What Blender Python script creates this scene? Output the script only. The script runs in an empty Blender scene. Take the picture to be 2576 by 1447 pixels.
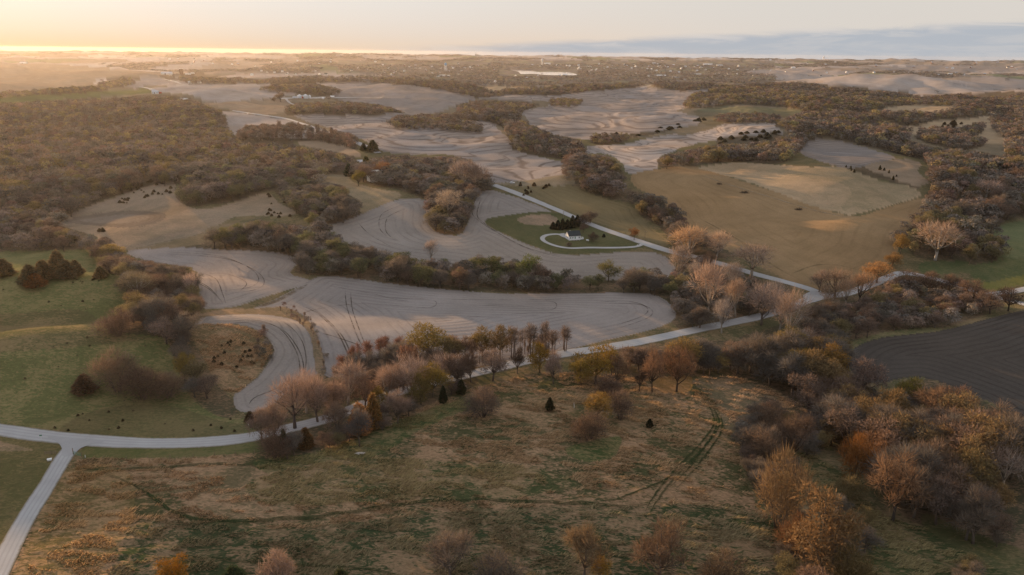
import bpy, math, random
import numpy as np
from mathutils import Vector, Matrix

# ------------------------------------------------------------------ camera, sky, sun, exposure
sc = bpy.context.scene
col = sc.collection
R = math.radians
CAM_H = 125.0
HFOV = 66.0
PITCH = 16.59
ROLL = 0.62
SUN_AZ = -36.0          # degrees, negative is left of the view axis
SUN_EL = 6.5
SUN_STRENGTH = 5.0
SKY_STRENGTH = 0.102
EXPOSURE = 1.08
HAZE_DENSITY = 1.5e-5
F = 1288.0 / math.tan(R(HFOV / 2))     # focal length in units of a 2576 px wide picture

cam_d = bpy.data.cameras.new("Camera")
cam = bpy.data.objects.new("Camera", cam_d)
col.objects.link(cam)
cam_d.sensor_width = 36.0
cam_d.angle_x = R(HFOV) if hasattr(cam_d, "angle_x") else R(HFOV)
cam_d.clip_start = 1.0
cam_d.clip_end = 120000.0
p_, r_ = R(PITCH), R(ROLL)
FW = np.array([0.0, math.cos(p_), -math.sin(p_)])
U0 = np.array([0.0, math.sin(p_), math.cos(p_)])
R0 = np.array([1.0, 0.0, 0.0])
RT = math.cos(r_) * R0 + math.sin(r_) * U0
UP = -math.sin(r_) * R0 + math.cos(r_) * U0
CAM = np.array([0.0, 0.0, CAM_H])
m = Matrix.Identity(4)
for i in range(3):
    m[i][0] = RT[i]; m[i][1] = UP[i]; m[i][2] = -FW[i]; m[i][3] = CAM[i]
cam.matrix_world = m
sc.camera = cam

sc.render.engine = 'CYCLES'
sc.view_settings.view_transform = 'Standard'
sc.view_settings.look = 'None'
sc.view_settings.exposure = EXPOSURE
sc.view_settings.gamma = 1.0
sc.cycles.max_bounces = 5
sc.cycles.diffuse_bounces = 2
sc.cycles.transmission_bounces = 2
sc.cycles.volume_bounces = 1
sc.cycles.use_denoising = True
sc.cycles.use_adaptive_sampling = False
sc.cycles.denoiser = 'OPENIMAGEDENOISE'
sc.cycles.denoising_prefilter = 'NONE'
sc.cycles.sample_clamp_indirect = 3.0

def ramp_node(nt, stops, interp='LINEAR'):
    n = nt.nodes.new('ShaderNodeValToRGB')
    cr = n.color_ramp
    cr.interpolation = interp
    while len(cr.elements) > 1:
        cr.elements.remove(cr.elements[0])
    cr.elements[0].position = stops[0][0]
    c = stops[0][1]
    cr.elements[0].color = (c[0], c[1], c[2], 1) if not isinstance(c, float) else (c, c, c, 1)
    for pos, c in stops[1:]:
        e = cr.elements.new(pos)
        e.color = (c[0], c[1], c[2], 1) if not isinstance(c, float) else (c, c, c, 1)
    return n

class NT:
    """small helper around a node tree"""
    def __init__(s, nt):
        s.nt = nt; s.n = nt.nodes; s.l = nt.links
    def new(s, t, **kw):
        n = s.n.new(t)
        for k, v in kw.items(): setattr(n, k, v)
        return n
    def put(s, sock, v):
        if v is None: return
        if hasattr(v, 'node'): s.l.new(v, sock)
        elif isinstance(v, (tuple, list)):
            sock.default_value = tuple(v) + ((1.0,) if len(sock.default_value) == 4 and len(v) == 3 else ())
        else: sock.default_value = v
    def math(s, op, a, b=None, c=None, clamp=False):
        n = s.new('ShaderNodeMath', operation=op, use_clamp=clamp)
        for i, v in enumerate((a, b, c)): s.put(n.inputs[i], v)
        return n.outputs[0]
    def mix(s, f, a, b, blend='MIX'):
        n = s.new('ShaderNodeMix', data_type='RGBA', blend_type=blend)
        s.put(n.inputs[0], f); s.put(n.inputs[6], a); s.put(n.inputs[7], b)
        return n.outputs[2]
    def noise(s, vec, scale, detail=3.0, rough=0.55, dist=0.0):
        n = s.new('ShaderNodeTexNoise')
        s.put(n.inputs['Vector'], vec); n.inputs['Scale'].default_value = scale
        n.inputs['Detail'].default_value = detail; n.inputs['Roughness'].default_value = rough
        n.inputs['Distortion'].default_value = dist
        return n.outputs['Fac']
    def mapr(s, v, a, b, c, d, smooth=False):
        n = s.new('ShaderNodeMapRange', interpolation_type='SMOOTHSTEP' if smooth else 'LINEAR')
        for i, x in enumerate((v, a, b, c, d)): s.put(n.inputs[i], x)
        return n.outputs[0]
    def comb(s, x, y, z):
        n = s.new('ShaderNodeCombineXYZ')
        for i, v in enumerate((x, y, z)): s.put(n.inputs[i], v)
        return n.outputs[0]
    def attr(s, name):
        return s.new('ShaderNodeAttribute', attribute_name=name)

world = bpy.data.worlds.new("World")
sc.world = world
world.use_nodes = True
W = NT(world.node_tree)
W.n.clear()
sky = W.new('ShaderNodeTexSky', sky_type='NISHITA')
sky.sun_disc = False
sky.sun_elevation = R(SUN_EL)
sky.sun_rotation = R(SUN_AZ)
sky.altitude = 300.0
sky.air_density = 1.0
sky.dust_density = 3.0
sky.ozone_density = 1.5
tc = W.new('ShaderNodeTexCoord').outputs['Generated']
sep = W.new('ShaderNodeSeparateXYZ'); W.l.new(tc, sep.inputs[0])
az = W.math('ARCTAN2', sep.outputs[0], sep.outputs[1])
el = sep.outputs[2]
# thin high overcast that pales the whole sky, peach towards the sunset horizon
side = W.mapr(az, -0.62, 0.45, 0.0, 1.0, True)
low = W.mix(side, (4.0, 3.95, 3.90), (3.25, 3.08, 2.88))
peach = W.mix(W.mapr(az, -0.60, -0.05, 0.0, 1.0, True), (4.15, 2.8, 1.55), (3.75, 2.88, 2.15))
pw = W.math('POWER', 2.718, W.math('MULTIPLY', W.math('MAXIMUM', el, 0.0), -30.0))
pw = W.math('MULTIPLY', pw, W.mapr(az, 0.0, 0.40, 0.95, 0.25, True))
low = W.mix(pw, low, peach)
VEIL = W.mix(W.mapr(el, 0.10, 0.50, 0.0, 1.0, True), low, (2.85, 2.95, 3.2))
veiled = W.mix(0.982, sky.outputs[0], VEIL)
# low cloud bank, taller to the right
cvec = W.comb(W.math('MULTIPLY', az, 10.0), W.math('MULTIPLY', el, 75.0), 0.0)
cn = W.noise(cvec, 1.0, 7.0, 0.62, 0.5)
cn2 = W.noise(W.comb(W.math('MULTIPLY', az, 5.0), W.math('MULTIPLY', el, 150.0), 3.7), 1.0, 5.0, 0.55, 0.3)
top = W.math('MULTIPLY_ADD', az, 0.048, 0.0125)
top = W.math('ADD', top, W.math('MULTIPLY_ADD', cn, 0.020, -0.010))
dcl = W.math('SUBTRACT', top, el)
cm = W.mapr(dcl, -0.0025, 0.007, 0.0, 1.0, True)
cm = W.math('MULTIPLY', cm, W.mapr(az, -0.25, 0.08, 0.10, 1.0, True))
cm = W.math('MULTIPLY', cm, W.mapr(cn2, 0.30, 0.45, 0.86, 1.0, True))
cm = W.math('MULTIPLY', cm, 0.88)
edge = W.mapr(dcl, 0.0, 0.016, 1.0, 0.0, True)
ccol = W.mix(W.math('MULTIPLY', W.mapr(cn, 0.44, 0.62, 0.0, 1.0, True), W.math('MULTIPLY_ADD', edge, .7, .3)), (1.95, 2.15, 2.42), (3.15, 2.95, 2.8))
skyc = W.mix(cm, veiled, ccol)
bg = W.new('ShaderNodeBackground')
W.l.new(skyc, bg.inputs[0]); bg.inputs[1].default_value = SKY_STRENGTH
out = W.new('ShaderNodeOutputWorld'); W.l.new(bg.outputs[0], out.inputs[0])

sun_d = bpy.data.lights.new("Sun", 'SUN')
sun_d.energy = SUN_STRENGTH
sun_d.angle = R(0.6)
sun_d.color = (1.0, 0.62, 0.32)
sun = bpy.data.objects.new("Sun", sun_d)
col.objects.link(sun)
SV = Vector((math.sin(R(SUN_AZ)) * math.cos(R(SUN_EL)), math.cos(R(SUN_AZ)) * math.cos(R(SUN_EL)), math.sin(R(SUN_EL))))
sun.rotation_euler = SV.to_track_quat('Z', 'Y').to_euler()

# ------------------------------------------------------------------ terrain
def plane_pt(u, v, z=0.0):
    d = FW * F + RT * (u - 1288.0) + UP * (723.5 - v)
    t = (z - CAM_H) / d[2]
    return CAM + d * t

rs = np.random.RandomState(11)
WAVES = []
for k in range(34):
    wl = math.exp(rs.uniform(math.log(330), math.log(1900)))
    th = rs.uniform(0, math.pi)
    WAVES.append((2 * math.pi / wl * math.cos(th), 2 * math.pi / wl * math.sin(th), rs.uniform(0, 6.28), wl ** 0.85))
WN = math.sqrt(sum(w[3] ** 2 for w in WAVES) / 2)

WAV2 = []
for k in range(26):
    wl = math.exp(rs.uniform(math.log(85), math.log(260)))
    th = rs.uniform(0, math.pi)
    WAV2.append((2 * math.pi / wl * math.cos(th), 2 * math.pi / wl * math.sin(th), rs.uniform(0, 6.28), wl))
WN2 = math.sqrt(sum(w[3] ** 2 for w in WAV2) / 2)

BUMPS = []
def bump(u, v, sx, sy, h, rot=0.0):
    p = plane_pt(u, v)
    BUMPS.append((p[0], p[1], sx, sy, h, math.cos(R(rot)), math.sin(R(rot))))

bump(40, 765, 85, 32, 19, 8)         # green ridge at the left
bump(150, 935, 85, 22, 14, 18)       # second, nearer green ridge
bump(580, 880, 20, 24, 4)           # knoll inside the horseshoe
bump(1300, 1230, 110, 60, 5)        # foreground prairie swell
bump(2350, 1200, 60, 90, -9, 20)    # creek ravine at the right
bump(2050, 900, 60, 70, -6, 20)
bump(1250, 700, 300, 40, -4)        # creek bed
bump(1950, 500, 130, 80, 18, -10)   # hay hill at the right
bump(2050, 455, 90, 70, 8, -10)
for u_, v_, h_ in ((1800, 508, 3.0), (1850, 548, 3.6), (1925, 582, 3.4), (1990, 560, 2.8), (2060, 612, 3.0), (1900, 640, 2.4), (1760, 462, 3.0), (2140, 590, 2.6)):
    bump(u_, v_, 24, 12, h_, 12)
bump(1000, 540, 110, 60, 5)
bump(600, 520, 150, 100, 9)
bump(1330, 545, 90, 45, 3)
bump(250, 400, 420, 240, 12)
bump(1000, 300, 260, 200, 9)
bump(800, 300, 260, 120, 8)
bump(1600, 285, 420, 200, 16)
bump(1750, 330, 160, 120, 9)
bump(2120, 370, 120, 80, 9)
bump(2330, 320, 180, 110, 10)
bump(700, 225, 600, 300, 12)
bump(1250, 228, 400, 220, 10)
bump(2000, 245, 400, 300, -6)

LAKE_C = plane_pt(1368, 184)
LAKE_Z = 1.0

def H(x, y):
    x = np.asarray(x, float); y = np.asarray(y, float)
    d = np.sqrt(x * x + y * y)
    s = np.zeros_like(x)
    for kx, ky, ph, a in WAVES:
        s += a * np.sin(kx * x + ky * y + ph)
    s /= WN
    amp = np.interp(d, [0, 250, 600, 1200, 2200, 4500, 9000, 60000], [0.3, 0.9, 3.0, 8.5, 14.0, 13.0, 5.0, 3.0])
    h = s * amp
    for bx, by, sx, sy, hh, c, n in BUMPS:
        dx = x - bx; dy = y - by
        q = ((dx * c + dy * n) / sx) ** 2 + ((-dx * n + dy * c) / sy) ** 2
        h = h + hh * np.exp(-np.minimum(q, 60) * 0.5)
    s2 = np.zeros_like(x)
    for kx, ky, ph, a in WAV2:
        s2 += a * np.sin(kx * x + ky * y + ph)
    s2 /= WN2
    h = h + s2 * np.interp(d, [0, 300, 500, 900, 2600, 5000, 60000], [0.2, 0.7, 1.9, 3.0, 3.6, 3.5, 1.2])
    # terraces step down the cropped slopes
    h = h + 0.55 * np.sin(h * 1.9) * np.interp(d, [650, 900, 2600, 3400], [0, 1, 1, 0])
    # gentle local relief
    h = h + 0.35 * np.sin(x * 0.11 + 1.3 * np.sin(y * 0.043)) * np.sin(y * 0.083 + 1.1 * np.sin(x * 0.037)) * np.interp(d, [100, 900], [1, 0.4])
    h = h + np.interp(d, [5600, 11200], [0, 92])
    # the lake lies in a flat basin that opens towards the viewer
    q = ((x - LAKE_C[0]) / 520) ** 2 + ((y - LAKE_C[1]) / 1500) ** 2
    wgt = np.exp(-np.minimum(q, 60) ** 2 * 0.6)
    h = h * (1 - wgt) + wgt * (LAKE_Z - 2.0)
    return h

def project(x, y, z):
    dx = x; dy = y; dz = z - CAM_H
    zc = dx * FW[0] + dy * FW[1] + dz * FW[2]
    xc = dx * RT[0] + dy * RT[1] + dz * RT[2]
    yc = dx * UP[0] + dy * UP[1] + dz * UP[2]
    zz = np.where(zc > 1, zc, 1)
    u = np.where(zc > 1, 1288.0 + F * xc / zz, -9999)
    v = np.where(zc > 1, 723.5 - F * yc / zz, 9999)
    return u, v

TS = np.geomspace(70, 46000, 700)
def unproject(us, vs):
    us = np.atleast_1d(np.asarray(us, float)); vs = np.atleast_1d(np.asarray(vs, float))
    d = FW[None] * F + RT[None] * (us - 1288.0)[:, None] + UP[None] * (723.5 - vs)[:, None]
    d /= np.linalg.norm(d, axis=1)[:, None]
    n = len(us)
    lo = np.full(n, TS[-1]); hi = np.full(n, TS[-1]); done = np.zeros(n, bool)
    prev = TS[0]
    for t in TS:
        a = ~done
        if not a.any(): break
        p = CAM + d[a] * t
        below = p[:, 2] < H(p[:, 0], p[:, 1])
        ia = np.nonzero(a)[0][below]
        lo[ia] = prev; hi[ia] = t; done[ia] = True
        prev = t
    for _ in range(14):
        mid = (lo + hi) / 2
        p = CAM + d * mid[:, None]
        b = p[:, 2] < H(p[:, 0], p[:, 1])
        hi = np.where(b, mid, hi); lo = np.where(b, lo, mid)
    p = CAM + d * ((lo + hi) / 2)[:, None]
    p[:, 2] = H(p[:, 0], p[:, 1])
    return p
def at(u, v):
    return unproject([u], [v])[0]

# ------------------------------------------------------------------ land cover map (drawn on the ground)
MX, MY0, MY1 = 420, 60, 420       # margins of the survey raster
RW, RH = 2576 + 2 * MX, 1447 + MY0 + MY1
def smooth(poly, n=5):
    P = np.array(poly, float); k = len(P); o = []
    for i in range(k):
        a, b, c, d = P[i - 1], P[i], P[(i + 1) % k], P[(i + 2) % k]
        for j in range(n):
            t = j / n
            o.append(0.5 * ((2 * b) + (-a + c) * t + (2 * a - 5 * b + 4 * c - d) * t * t + (-a + 3 * b - 3 * c + d) * t ** 3))
    return np.array(o)
def smooth_open(pts, n=6):
    P = np.array(pts, float); k = len(P); o = []
    for i in range(k - 1):
        a, b, c, d = P[max(i - 1, 0)], P[i], P[i + 1], P[min(i + 2, k - 1)]
        for j in range(n):
            t = j / n
            o.append(0.5 * ((2 * b) + (-a + c) * t + (2 * a - 5 * b + 4 * c - d) * t * t + (-a + 3 * b - 3 * c + d) * t ** 3))
    o.append(P[-1])
    return np.array(o)
def rows_of(P):
    """scanline spans of a polygon in raster rows"""
    X = P[:, 0] + MX; Y = P[:, 1] + MY0
    X2 = np.roll(X, -1); Y2 = np.roll(Y, -1)
    for y in range(max(0, int(Y.min())), min(RH - 1, int(Y.max()) + 1) + 1):
        yc = y + 0.5
        c = (Y <= yc) != (Y2 <= yc)
        if not c.any(): continue
        xs = np.sort(X[c] + (yc - Y[c]) / (Y2[c] - Y[c]) * (X2[c] - X[c]))
        for i in range(0, len(xs) - 1, 2):
            a, b = int(max(0, xs[i] + 0.5)), int(min(RW, xs[i + 1] + 0.5))
            if b > a: yield y, a, b
LAND = np.full((RH, RW), -1, np.int16)
WOOD = np.full((RH, RW), -1, np.int16)
FIELDS = []
def field(poly, colr, tuft=0.0, fw=0.0, sp=6.0, mode='edge', sm=True, bold=0.0):
    P = smooth(poly) if sm else np.array(poly, float)
    i = len(FIELDS)
    FIELDS.append(dict(P=P, c=colr, tuft=tuft, fw=fw, sp=sp, mode=mode, bold=bold))
    for y, a, b in rows_of(P): LAND[y, a:b] = i
STANDS = []
def stand(poly, desc, mix, hr, sp=8.0, sm=True, dens=1.0, wide=1.0, whole=False, bud=None):
    P = smooth(poly) if sm else np.array(poly, float)
    i = len(STANDS)
    STANDS.append(dict(P=P, desc=desc, mix=mix, hr=hr, sp=sp, dens=dens, wide=wide, whole=whole, bud=bud))
    for y, a, b in rows_of(P): WOOD[y, a:b] = i

STUB = (0.278, 0.240, 0.217); STUB_D = (0.232, 0.203, 0.185); STUB_P = (0.335, 0.287, 0.255)
TANB = (0.255, 0.195, 0.140); PAST = (0.128, 0.134, 0.058); PAST_D = (0.085, 0.092, 0.040)
HAY = (0.270, 0.180, 0.098); HAYD = (0.165, 0.132, 0.074); TAN = (0.350, 0.262, 0.170)
LAWN = (0.088, 0.090, 0.044); SOIL = (0.080, 0.069, 0.060); FLOOR = (0.100, 0.078, 0.054)
PRAI = (0.165, 0.120, 0.070); GREEN = (0.060, 0.080, 0.030)

# fields far away first, near ones over them
field([(-400,158),(0,160),(200,165),(400,183),(430,190),(270,196),(240,212),(330,208),(0,240),(-400,262)], TANB, 0, .3, 60)
field([(305,203),(450,199),(462,210),(372,218),(330,222)], STUB, 0, .2, 30)
field([(-400,262),(0,243),(170,236),(300,226),(376,222),(385,232),(310,240),(215,247),(0,260),(-400,285)], PAST, .1, .3, 25)
field([(376,222),(487,214),(660,211),(654,223),(751,233),(730,240),(609,256),(529,257),(500,247),(470,237),(403,233)], STUB_P, 0, .4, 40)
field([(570,189),(880,185),(970,189),(880,196),(626,196)], STUB_P, 0, .2, 60)
field([(800,209),(880,209),(988,207),(970,215),(849,222),(810,214)], STUB, 0, .2, 60)
field([(522,259),(716,249),(730,261),(720,278),(660,289),(577,275),(532,264)], TANB, .1, .5, 25)
field([(532,290),(584,281),(643,290),(716,299),(835,337),(696,346),(570,335),(556,313)], STUB_P, 0, .5, 22)
field([(748,360),(800,355),(870,368),(903,385),(905,395),(850,385),(770,368)], TANB, .1, .4, 15)
field([(849,222),(988,214),(1092,222),(1197,245),(1138,268),(1072,290),(988,290),(936,271),(849,250)], STUB_D, 0, .6, 40)
field([(1204,247),(1294,238),(1392,240),(1475,230),(1614,219),(1700,228),(1780,226),(1759,245),(1862,247),(1710,275),(1712,282),(1760,295),(1764,305),(1740,318),(1628,332),(1580,338),(1500,346),(1490,352),(1412,343),(1336,325),(1329,303),(1315,278),(1370,270),(1390,255)], STUB, 0, .8, 34, 'contour')
field([(1141,219),(1232,216),(1301,219),(1392,222),(1364,226),(1266,229),(1162,225)], TAN, 0, .2, 40)
field([(740,291),(849,288),(988,291),(1162,302),(1242,309),(1249,323),(1280,348),(1291,375),(1353,393),(1419,410),(1430,430),(1391,450),(1301,456),(1242,459),(1225,440),(1190,431),(1162,400),(1120,389),(1044,388),(953,377),(912,351),(849,334),(835,325)], STUB, 0, .9, 20, 'contour')
field([(1472,369),(1580,362),(1622,350),(1700,337),(1717,341),(1783,327),(1835,310),(1940,310),(1950,323),(1999,332),(1940,336),(1842,343),(1717,371),(1690,382),(1656,400),(1650,428),(1580,436),(1566,412),(1531,388),(1472,385)], STUB_P, 0, .9, 16, 'contour')
field([(2010,198),(2110,190),(2180,193),(2260,203),(2200,213),(2100,209)], STUB_P, 0, .2, 40)
field([(2150,208),(2250,200),(2330,198),(2420,203),(2490,212),(2420,222),(2330,229),(2270,223),(2200,215)], STUB_P, 0, .2, 40)
field([(2400,206),(2576,199),(2900,204),(2900,224),(2500,227),(2440,218)], STUB, 0, .2, 40)
field([(1880,178),(2000,174),(2150,180),(2100,190),(1950,191)], STUB, 0, .2, 40)
field([(2200,168),(2400,165),(2576,170),(2700,178),(2400,182),(2250,178)], STUB_D, 0, .2, 40)
field([(1863,268),(2023,278),(2002,291),(1887,291),(1752,278)], (.15,.14,.085), 0, .5, 14)
field([(1752,279),(1887,291),(2000,292),(1950,306),(1830,310),(1780,318),(1762,300)], (.15,.12,.075), .3, 0)
field([(2207,282),(2266,266),(2357,261),(2430,266),(2392,278),(2322,287),(2252,291)], TAN, 0, .4, 18)
field([(2273,325),(2346,306),(2409,303),(2485,293),(2500,318),(2530,352),(2524,362),(2433,358),(2472,333),(2465,320),(2392,329),(2308,340)], TAN, .2, .2, 14)
field([(2044,351),(2113,355),(2200,379),(2252,396),(2211,409),(2148,424),(2096,416),(2016,388),(2023,369)], STUB_D, 0, 1.0, 9, 'rows')
field([(2176,418),(2266,400),(2318,412),(2308,431),(2336,456),(2308,468),(2239,447)], TANB, .3, .3, 10)
field([(1590,440),(1660,424),(1740,418),(1820,440),(2000,500),(2140,545),(2230,522),(2310,500),(2345,512),(2290,570),(2262,600),(2250,650),(2190,685),(2110,722),(2010,728),(1960,695),(1850,640),(1720,575),(1660,505),(1600,470)], HAY, .12, .45, 9)
field([(1759,421),(1835,409),(1940,413),(2044,421),(2113,420),(2211,452),(2280,466),(2318,487),(2287,503),(2148,541),(2120,538),(2037,517),(1922,472),(1852,449),(1790,432)], TAN, .55, .1, 8)
field([(1925,430),(2044,423),(2113,421),(2211,452),(2280,466),(2310,487),(2287,500),(2150,538),(2118,520),(2140,490),(2110,460)], (.285,.225,.145), .6, 0)
field([(1312,468),(1406,464),(1458,473),(1510,495),(1597,521),(1607,538),(1632,569),(1673,601),(1673,620),(1614,598),(1475,552),(1336,489)], HAYD, .05, .7, 6)
field([(1242,461),(1300,457),(1420,440),(1440,465),(1312,469)], (.22,.18,.125), .4, .1)
field([(790,452),(868,428),(885,455),(930,470),(1010,488),(985,507),(912,537),(900,502),(840,477),(800,467)], (.25,.195,.125), .5, .1)
field([(140,560),(205,525),(310,490),(430,455),(445,500),(520,527),(660,487),(700,508),(740,540),(600,545),(540,570),(490,595),(400,614),(320,628),(245,618),(220,590)], TANB, .35, .1)
field([(400,612),(490,592),(540,568),(640,560),(560,600),(450,622),(330,632)], (.19,.145,.09), .3, 0)
field([(156,559),(243,538),(348,531),(417,538),(400,559),(330,573),(243,568)], (.17,.135,.105), .1, .9, 3.5)
field([(200,556),(260,545),(340,540),(380,546),(340,560),(260,563)], (.205,.168,.135), .1, .9, 3)
field([(323,632),(452,622),(556,628),(696,635),(751,656),(730,688),(772,702),(779,712),(661,749),(584,772),(504,772),(501,715),(483,677),(431,667),(365,655)], STUB, 0, .9, 5.5)
field([(770,712),(800,697),(850,695),(1000,715),(1200,735),(1400,738),(1600,738),(1660,748),(1696,780),(1690,808),(1620,834),(1500,862),(1430,882),(1380,905),(1200,922),(1000,930),(910,945),(815,945),(808,880),(775,810),(720,775),(640,776),(690,755)], (.262,.231,.213), 0, .9, 4.5)
field([(497,809),(521,795),(626,788),(696,791),(748,806),(782,841),(793,889),(800,938),(740,972),(690,1015),(640,1036),(598,1030),(590,990),(640,955),(680,907),(689,872),(643,830),(570,814),(480,825)], (.27,.238,.215), 0, .9, 3.5)
field([(480,825),(570,816),(640,832),(683,872),(670,910),(640,950),(590,990),(545,965),(510,900)], (.24,.165,.098), .6, 0)
field([(640,776),(720,773),(775,808),(810,880),(818,940),(798,940),(790,889),(778,842),(745,808),(690,794),(620,790),(520,797),(470,812),(500,790),(580,776)], (.20,.15,.10), .4, 0)
field([(780,580),(849,559),(919,535),(1000,503),(1072,507),(1079,562),(1106,587),(1155,590),(1176,559),(1197,503),(1242,480),(1392,537),(1301,540),(1218,558),(1284,596),(1378,634),(1440,642),(1545,635),(1632,634),(1684,655),(1680,700),(1371,700),(1058,670),(919,640),(830,600)], (.262,.230,.205), 0, .8, 6)
field([(1218,556),(1301,538),(1400,535),(1480,558),(1560,588),(1625,614),(1560,632),(1440,639),(1378,632),(1284,594)], LAWN, .15, 0)
field([(1300,552),(1330,542),(1380,540),(1402,552),(1385,565),(1330,566)], (.24,.175,.125), .5, 0)
field([(-420,632),(0,632),(243,632),(250,680),(310,700),(320,780),(265,800),(260,830),(390,845),(420,850),(440,910),(480,1000),(560,1050),(660,1055),(640,1092),(400,1105),(0,1070),(-420,1045)], PAST, .38, 0)
field([(-420,800),(0,790),(200,780),(270,830),(380,850),(300,860),(100,880),(-420,900)], (.125,.112,.056), .4, 0)
field([(250,1030),(420,1020),(560,1060),(640,1070),(560,1098),(350,1100),(150,1090)], (.105,.100,.048), .2, 0)
field([(-420,1080),(0,1098),(110,1103),(165,1130),(100,1240),(40,1340),(-60,1480),(-420,1600)], (.115,.105,.048), .25, 0)
field([(-120,1105),(-20,1108),(60,1126),(80,1134),(0,1136),(-120,1138)], (.235,.175,.115), .4, 0)
field([(200,1135),(260,1116),(420,1120),(650,1112),(660,1135),(450,1150),(220,1152)], (.100,.105,.042), .2, 0)
field([(150,1180),(220,1155),(450,1152),(650,1138),(720,1150),(800,1135),(960,1062),(1100,1010),(1200,975),(1400,935),(1600,945),(1720,955),(1850,950),(1960,992),(2040,1045),(1880,1080),(1870,1200),(1950,1330),(2010,1470),(2050,1900),(-420,1900),(0,1447),(90,1290)], PRAI, 1.0, 0)
field([(90,1320),(160,1190),(260,1170),(330,1200),(330,1320),(240,1447),(60,1700),(-60,1700)], (.225,.155,.075), .7, 0)
field([(430,1180),(600,1165),(680,1200),(720,1270),(620,1310),(480,1280)], (.235,.160,.095), .7, 0)
field([(640,1160),(780,1140),(900,1100),(1000,1060),(1140,1010),(1220,1010),(1060,1080),(960,1140),(800,1190),(690,1195)], (.085,.098,.040), .6, 0)
field([(1220,1010),(1420,985),(1560,990),(1700,985),(1850,955),(1700,1000),(1600,1080),(1480,1150),(1400,1110),(1300,1070)], (.155,.115,.066), .8, 0)
field([(1420,1130),(1480,1110),(1560,1100),(1540,1150),(1470,1160)], (.070,.092,.034), .5, 0)
field([(620,1215),(760,1170),(950,1150),(1150,1160),(1350,1180),(1450,1215),(1300,1250),(1050,1255),(800,1270),(660,1265)], (.118,.108,.052), .9, 0)
field([(380,1310),(700,1330),(1100,1290),(1500,1270),(1900,1290),(2000,1460),(2060,1900),(200,1900),(300,1400)], (.070,.074,.044), .9, 0)  # near edge: dimness and shade put into a darker base colour
field([(1740,955),(1860,950),(1960,990),(2040,1045),(1900,1075),(1830,1085),(1800,1010)], (.215,.160,.105), .6, 0)
field([(2127,900),(2148,872),(2218,848),(2357,834),(2496,799),(2600,775),(2996,700),(2996,1120),(2576,1052),(2496,1014),(2322,950),(2200,965),(2140,932)], SOIL, 0, 1.0, 4, bold=.5)
field([(2100,880),(2218,838),(2340,825),(2360,833),(2218,850),(2150,874),(2125,905),(2110,950)], (.13,.13,.065), .4, 0)
field([(2447,667),(2600,645),(2996,635),(2996,720),(2590,716),(2496,738),(2454,724),(2440,690),(2330,690),(2320,660),(2440,658)], (.088,.104,.048), .25, 0)
field([(2460,716),(2500,708),(2600,690),(2996,660),(2996,720),(2590,716),(2496,738)], (.16,.15,.05), .15, 0)
field([(2500,580),(2600,552),(2996,535),(2996,635),(2600,648),(2510,650),(2525,620)], (.125,.14,.07), .2, .2, 8)
field([(2009,1135),(2113,1187),(2218,1292),(2392,1344),(2576,1414),(2996,1600),(2800,1900),(2190,1800),(2140,1400),(2120,1300),(2026,1187)], (.078,.086,.040), .6, 0)
field([(2330,1290),(2420,1330),(2560,1380),(2760,1480),(2700,1520),(2480,1420),(2330,1330)], (.105,.100,.048), .3, 0)
field([(1640,955),(1700,945),(1740,950),(1730,985),(1660,985)], (.27,.155,.065), .4, 0)

# woods and tree rows: outlines as they stand, with what grows there
BROWN = dict(bare=.62, budding=.14, russet=.24); WARM = dict(bare=.58, budding=.20, russet=.22)
DARK = dict(bare=.75, budding=.09, russet=.16); GOLD = dict(bare=.38, budding=.40, russet=.22)
RUST = dict(bare=.45, budding=.12, russet=.43); GRN = dict(bare=.66, budding=.27, russet=.07)
CED = dict(cedar=1.0); SAP = dict(sapling=.6, bare=.2, russet=.2)
stand([(-420,275),(0,258),(200,250),(330,243),(420,240),(480,250),(540,273),(577,278),(562,300),(572,325),(602,345),(720,355),(760,370),(860,380),(892,395),(880,435),(800,442),(780,456),(700,470),(560,440),(440,465),(300,490),(200,530),(130,560),(-420,570)], 'in the big hazy wood on the left', WARM, (9,14), 8.5)
stand([(450,470),(500,445),(560,430),(640,436),(730,440),(830,455),(890,490),(912,540),(835,570),(740,535),(690,482),(640,492),(560,512),(460,518),(440,495)], 'in the brown wood above the tan hillside', GRN, (9,13), 8, bud=(.165,.155,.088))
stand([(-420,560),(0,548),(60,552),(150,572),(260,596),(262,634),(0,636),(-420,640)], 'in the hazy wood behind the green pasture', WARM, (9,13), 8)
stand([(440,602),(560,572),(640,555),(700,560),(830,578),(920,620),(1080,648),(1240,638),(1350,658),(1480,690),(1580,672),(1680,680),(1700,700),(1720,800),(1692,815),(1680,758),(1600,740),(1300,737),(1100,727),(900,702),(790,692),(740,684),(750,655),(690,637),(560,627),(440,622)], 'in the dark creek wood between the two grey fields', GRN, (9,14), 6.5, bud=(.165,.165,.085))
stand([(880,442),(920,402),(1000,390),(1080,395),(1170,396),(1230,440),(1236,472),(1200,502),(1180,550),(1160,587),(1105,587),(1080,557),(1075,507),(1000,477),(940,467)], 'in the dark wood left of the gravel road', DARK, (9,13), 7)
stand([(1140,262),(1200,252),(1300,255),(1362,262),(1320,280),(1310,300),(1380,330),(1450,350),(1472,375),(1450,402),(1350,392),(1290,377),(1280,347),(1245,312),(1080,297),(1068,287),(1150,282)], 'in the wooded draw between the terraced fields', WARM, (9,13), 9)
stand([(985,318),(1000,305),(1100,302),(1190,318),(1206,337),(1100,330),(985,327)], 'in the long hedgerow across the terraced field', WARM, (8,11), 8, whole=True)
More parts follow.
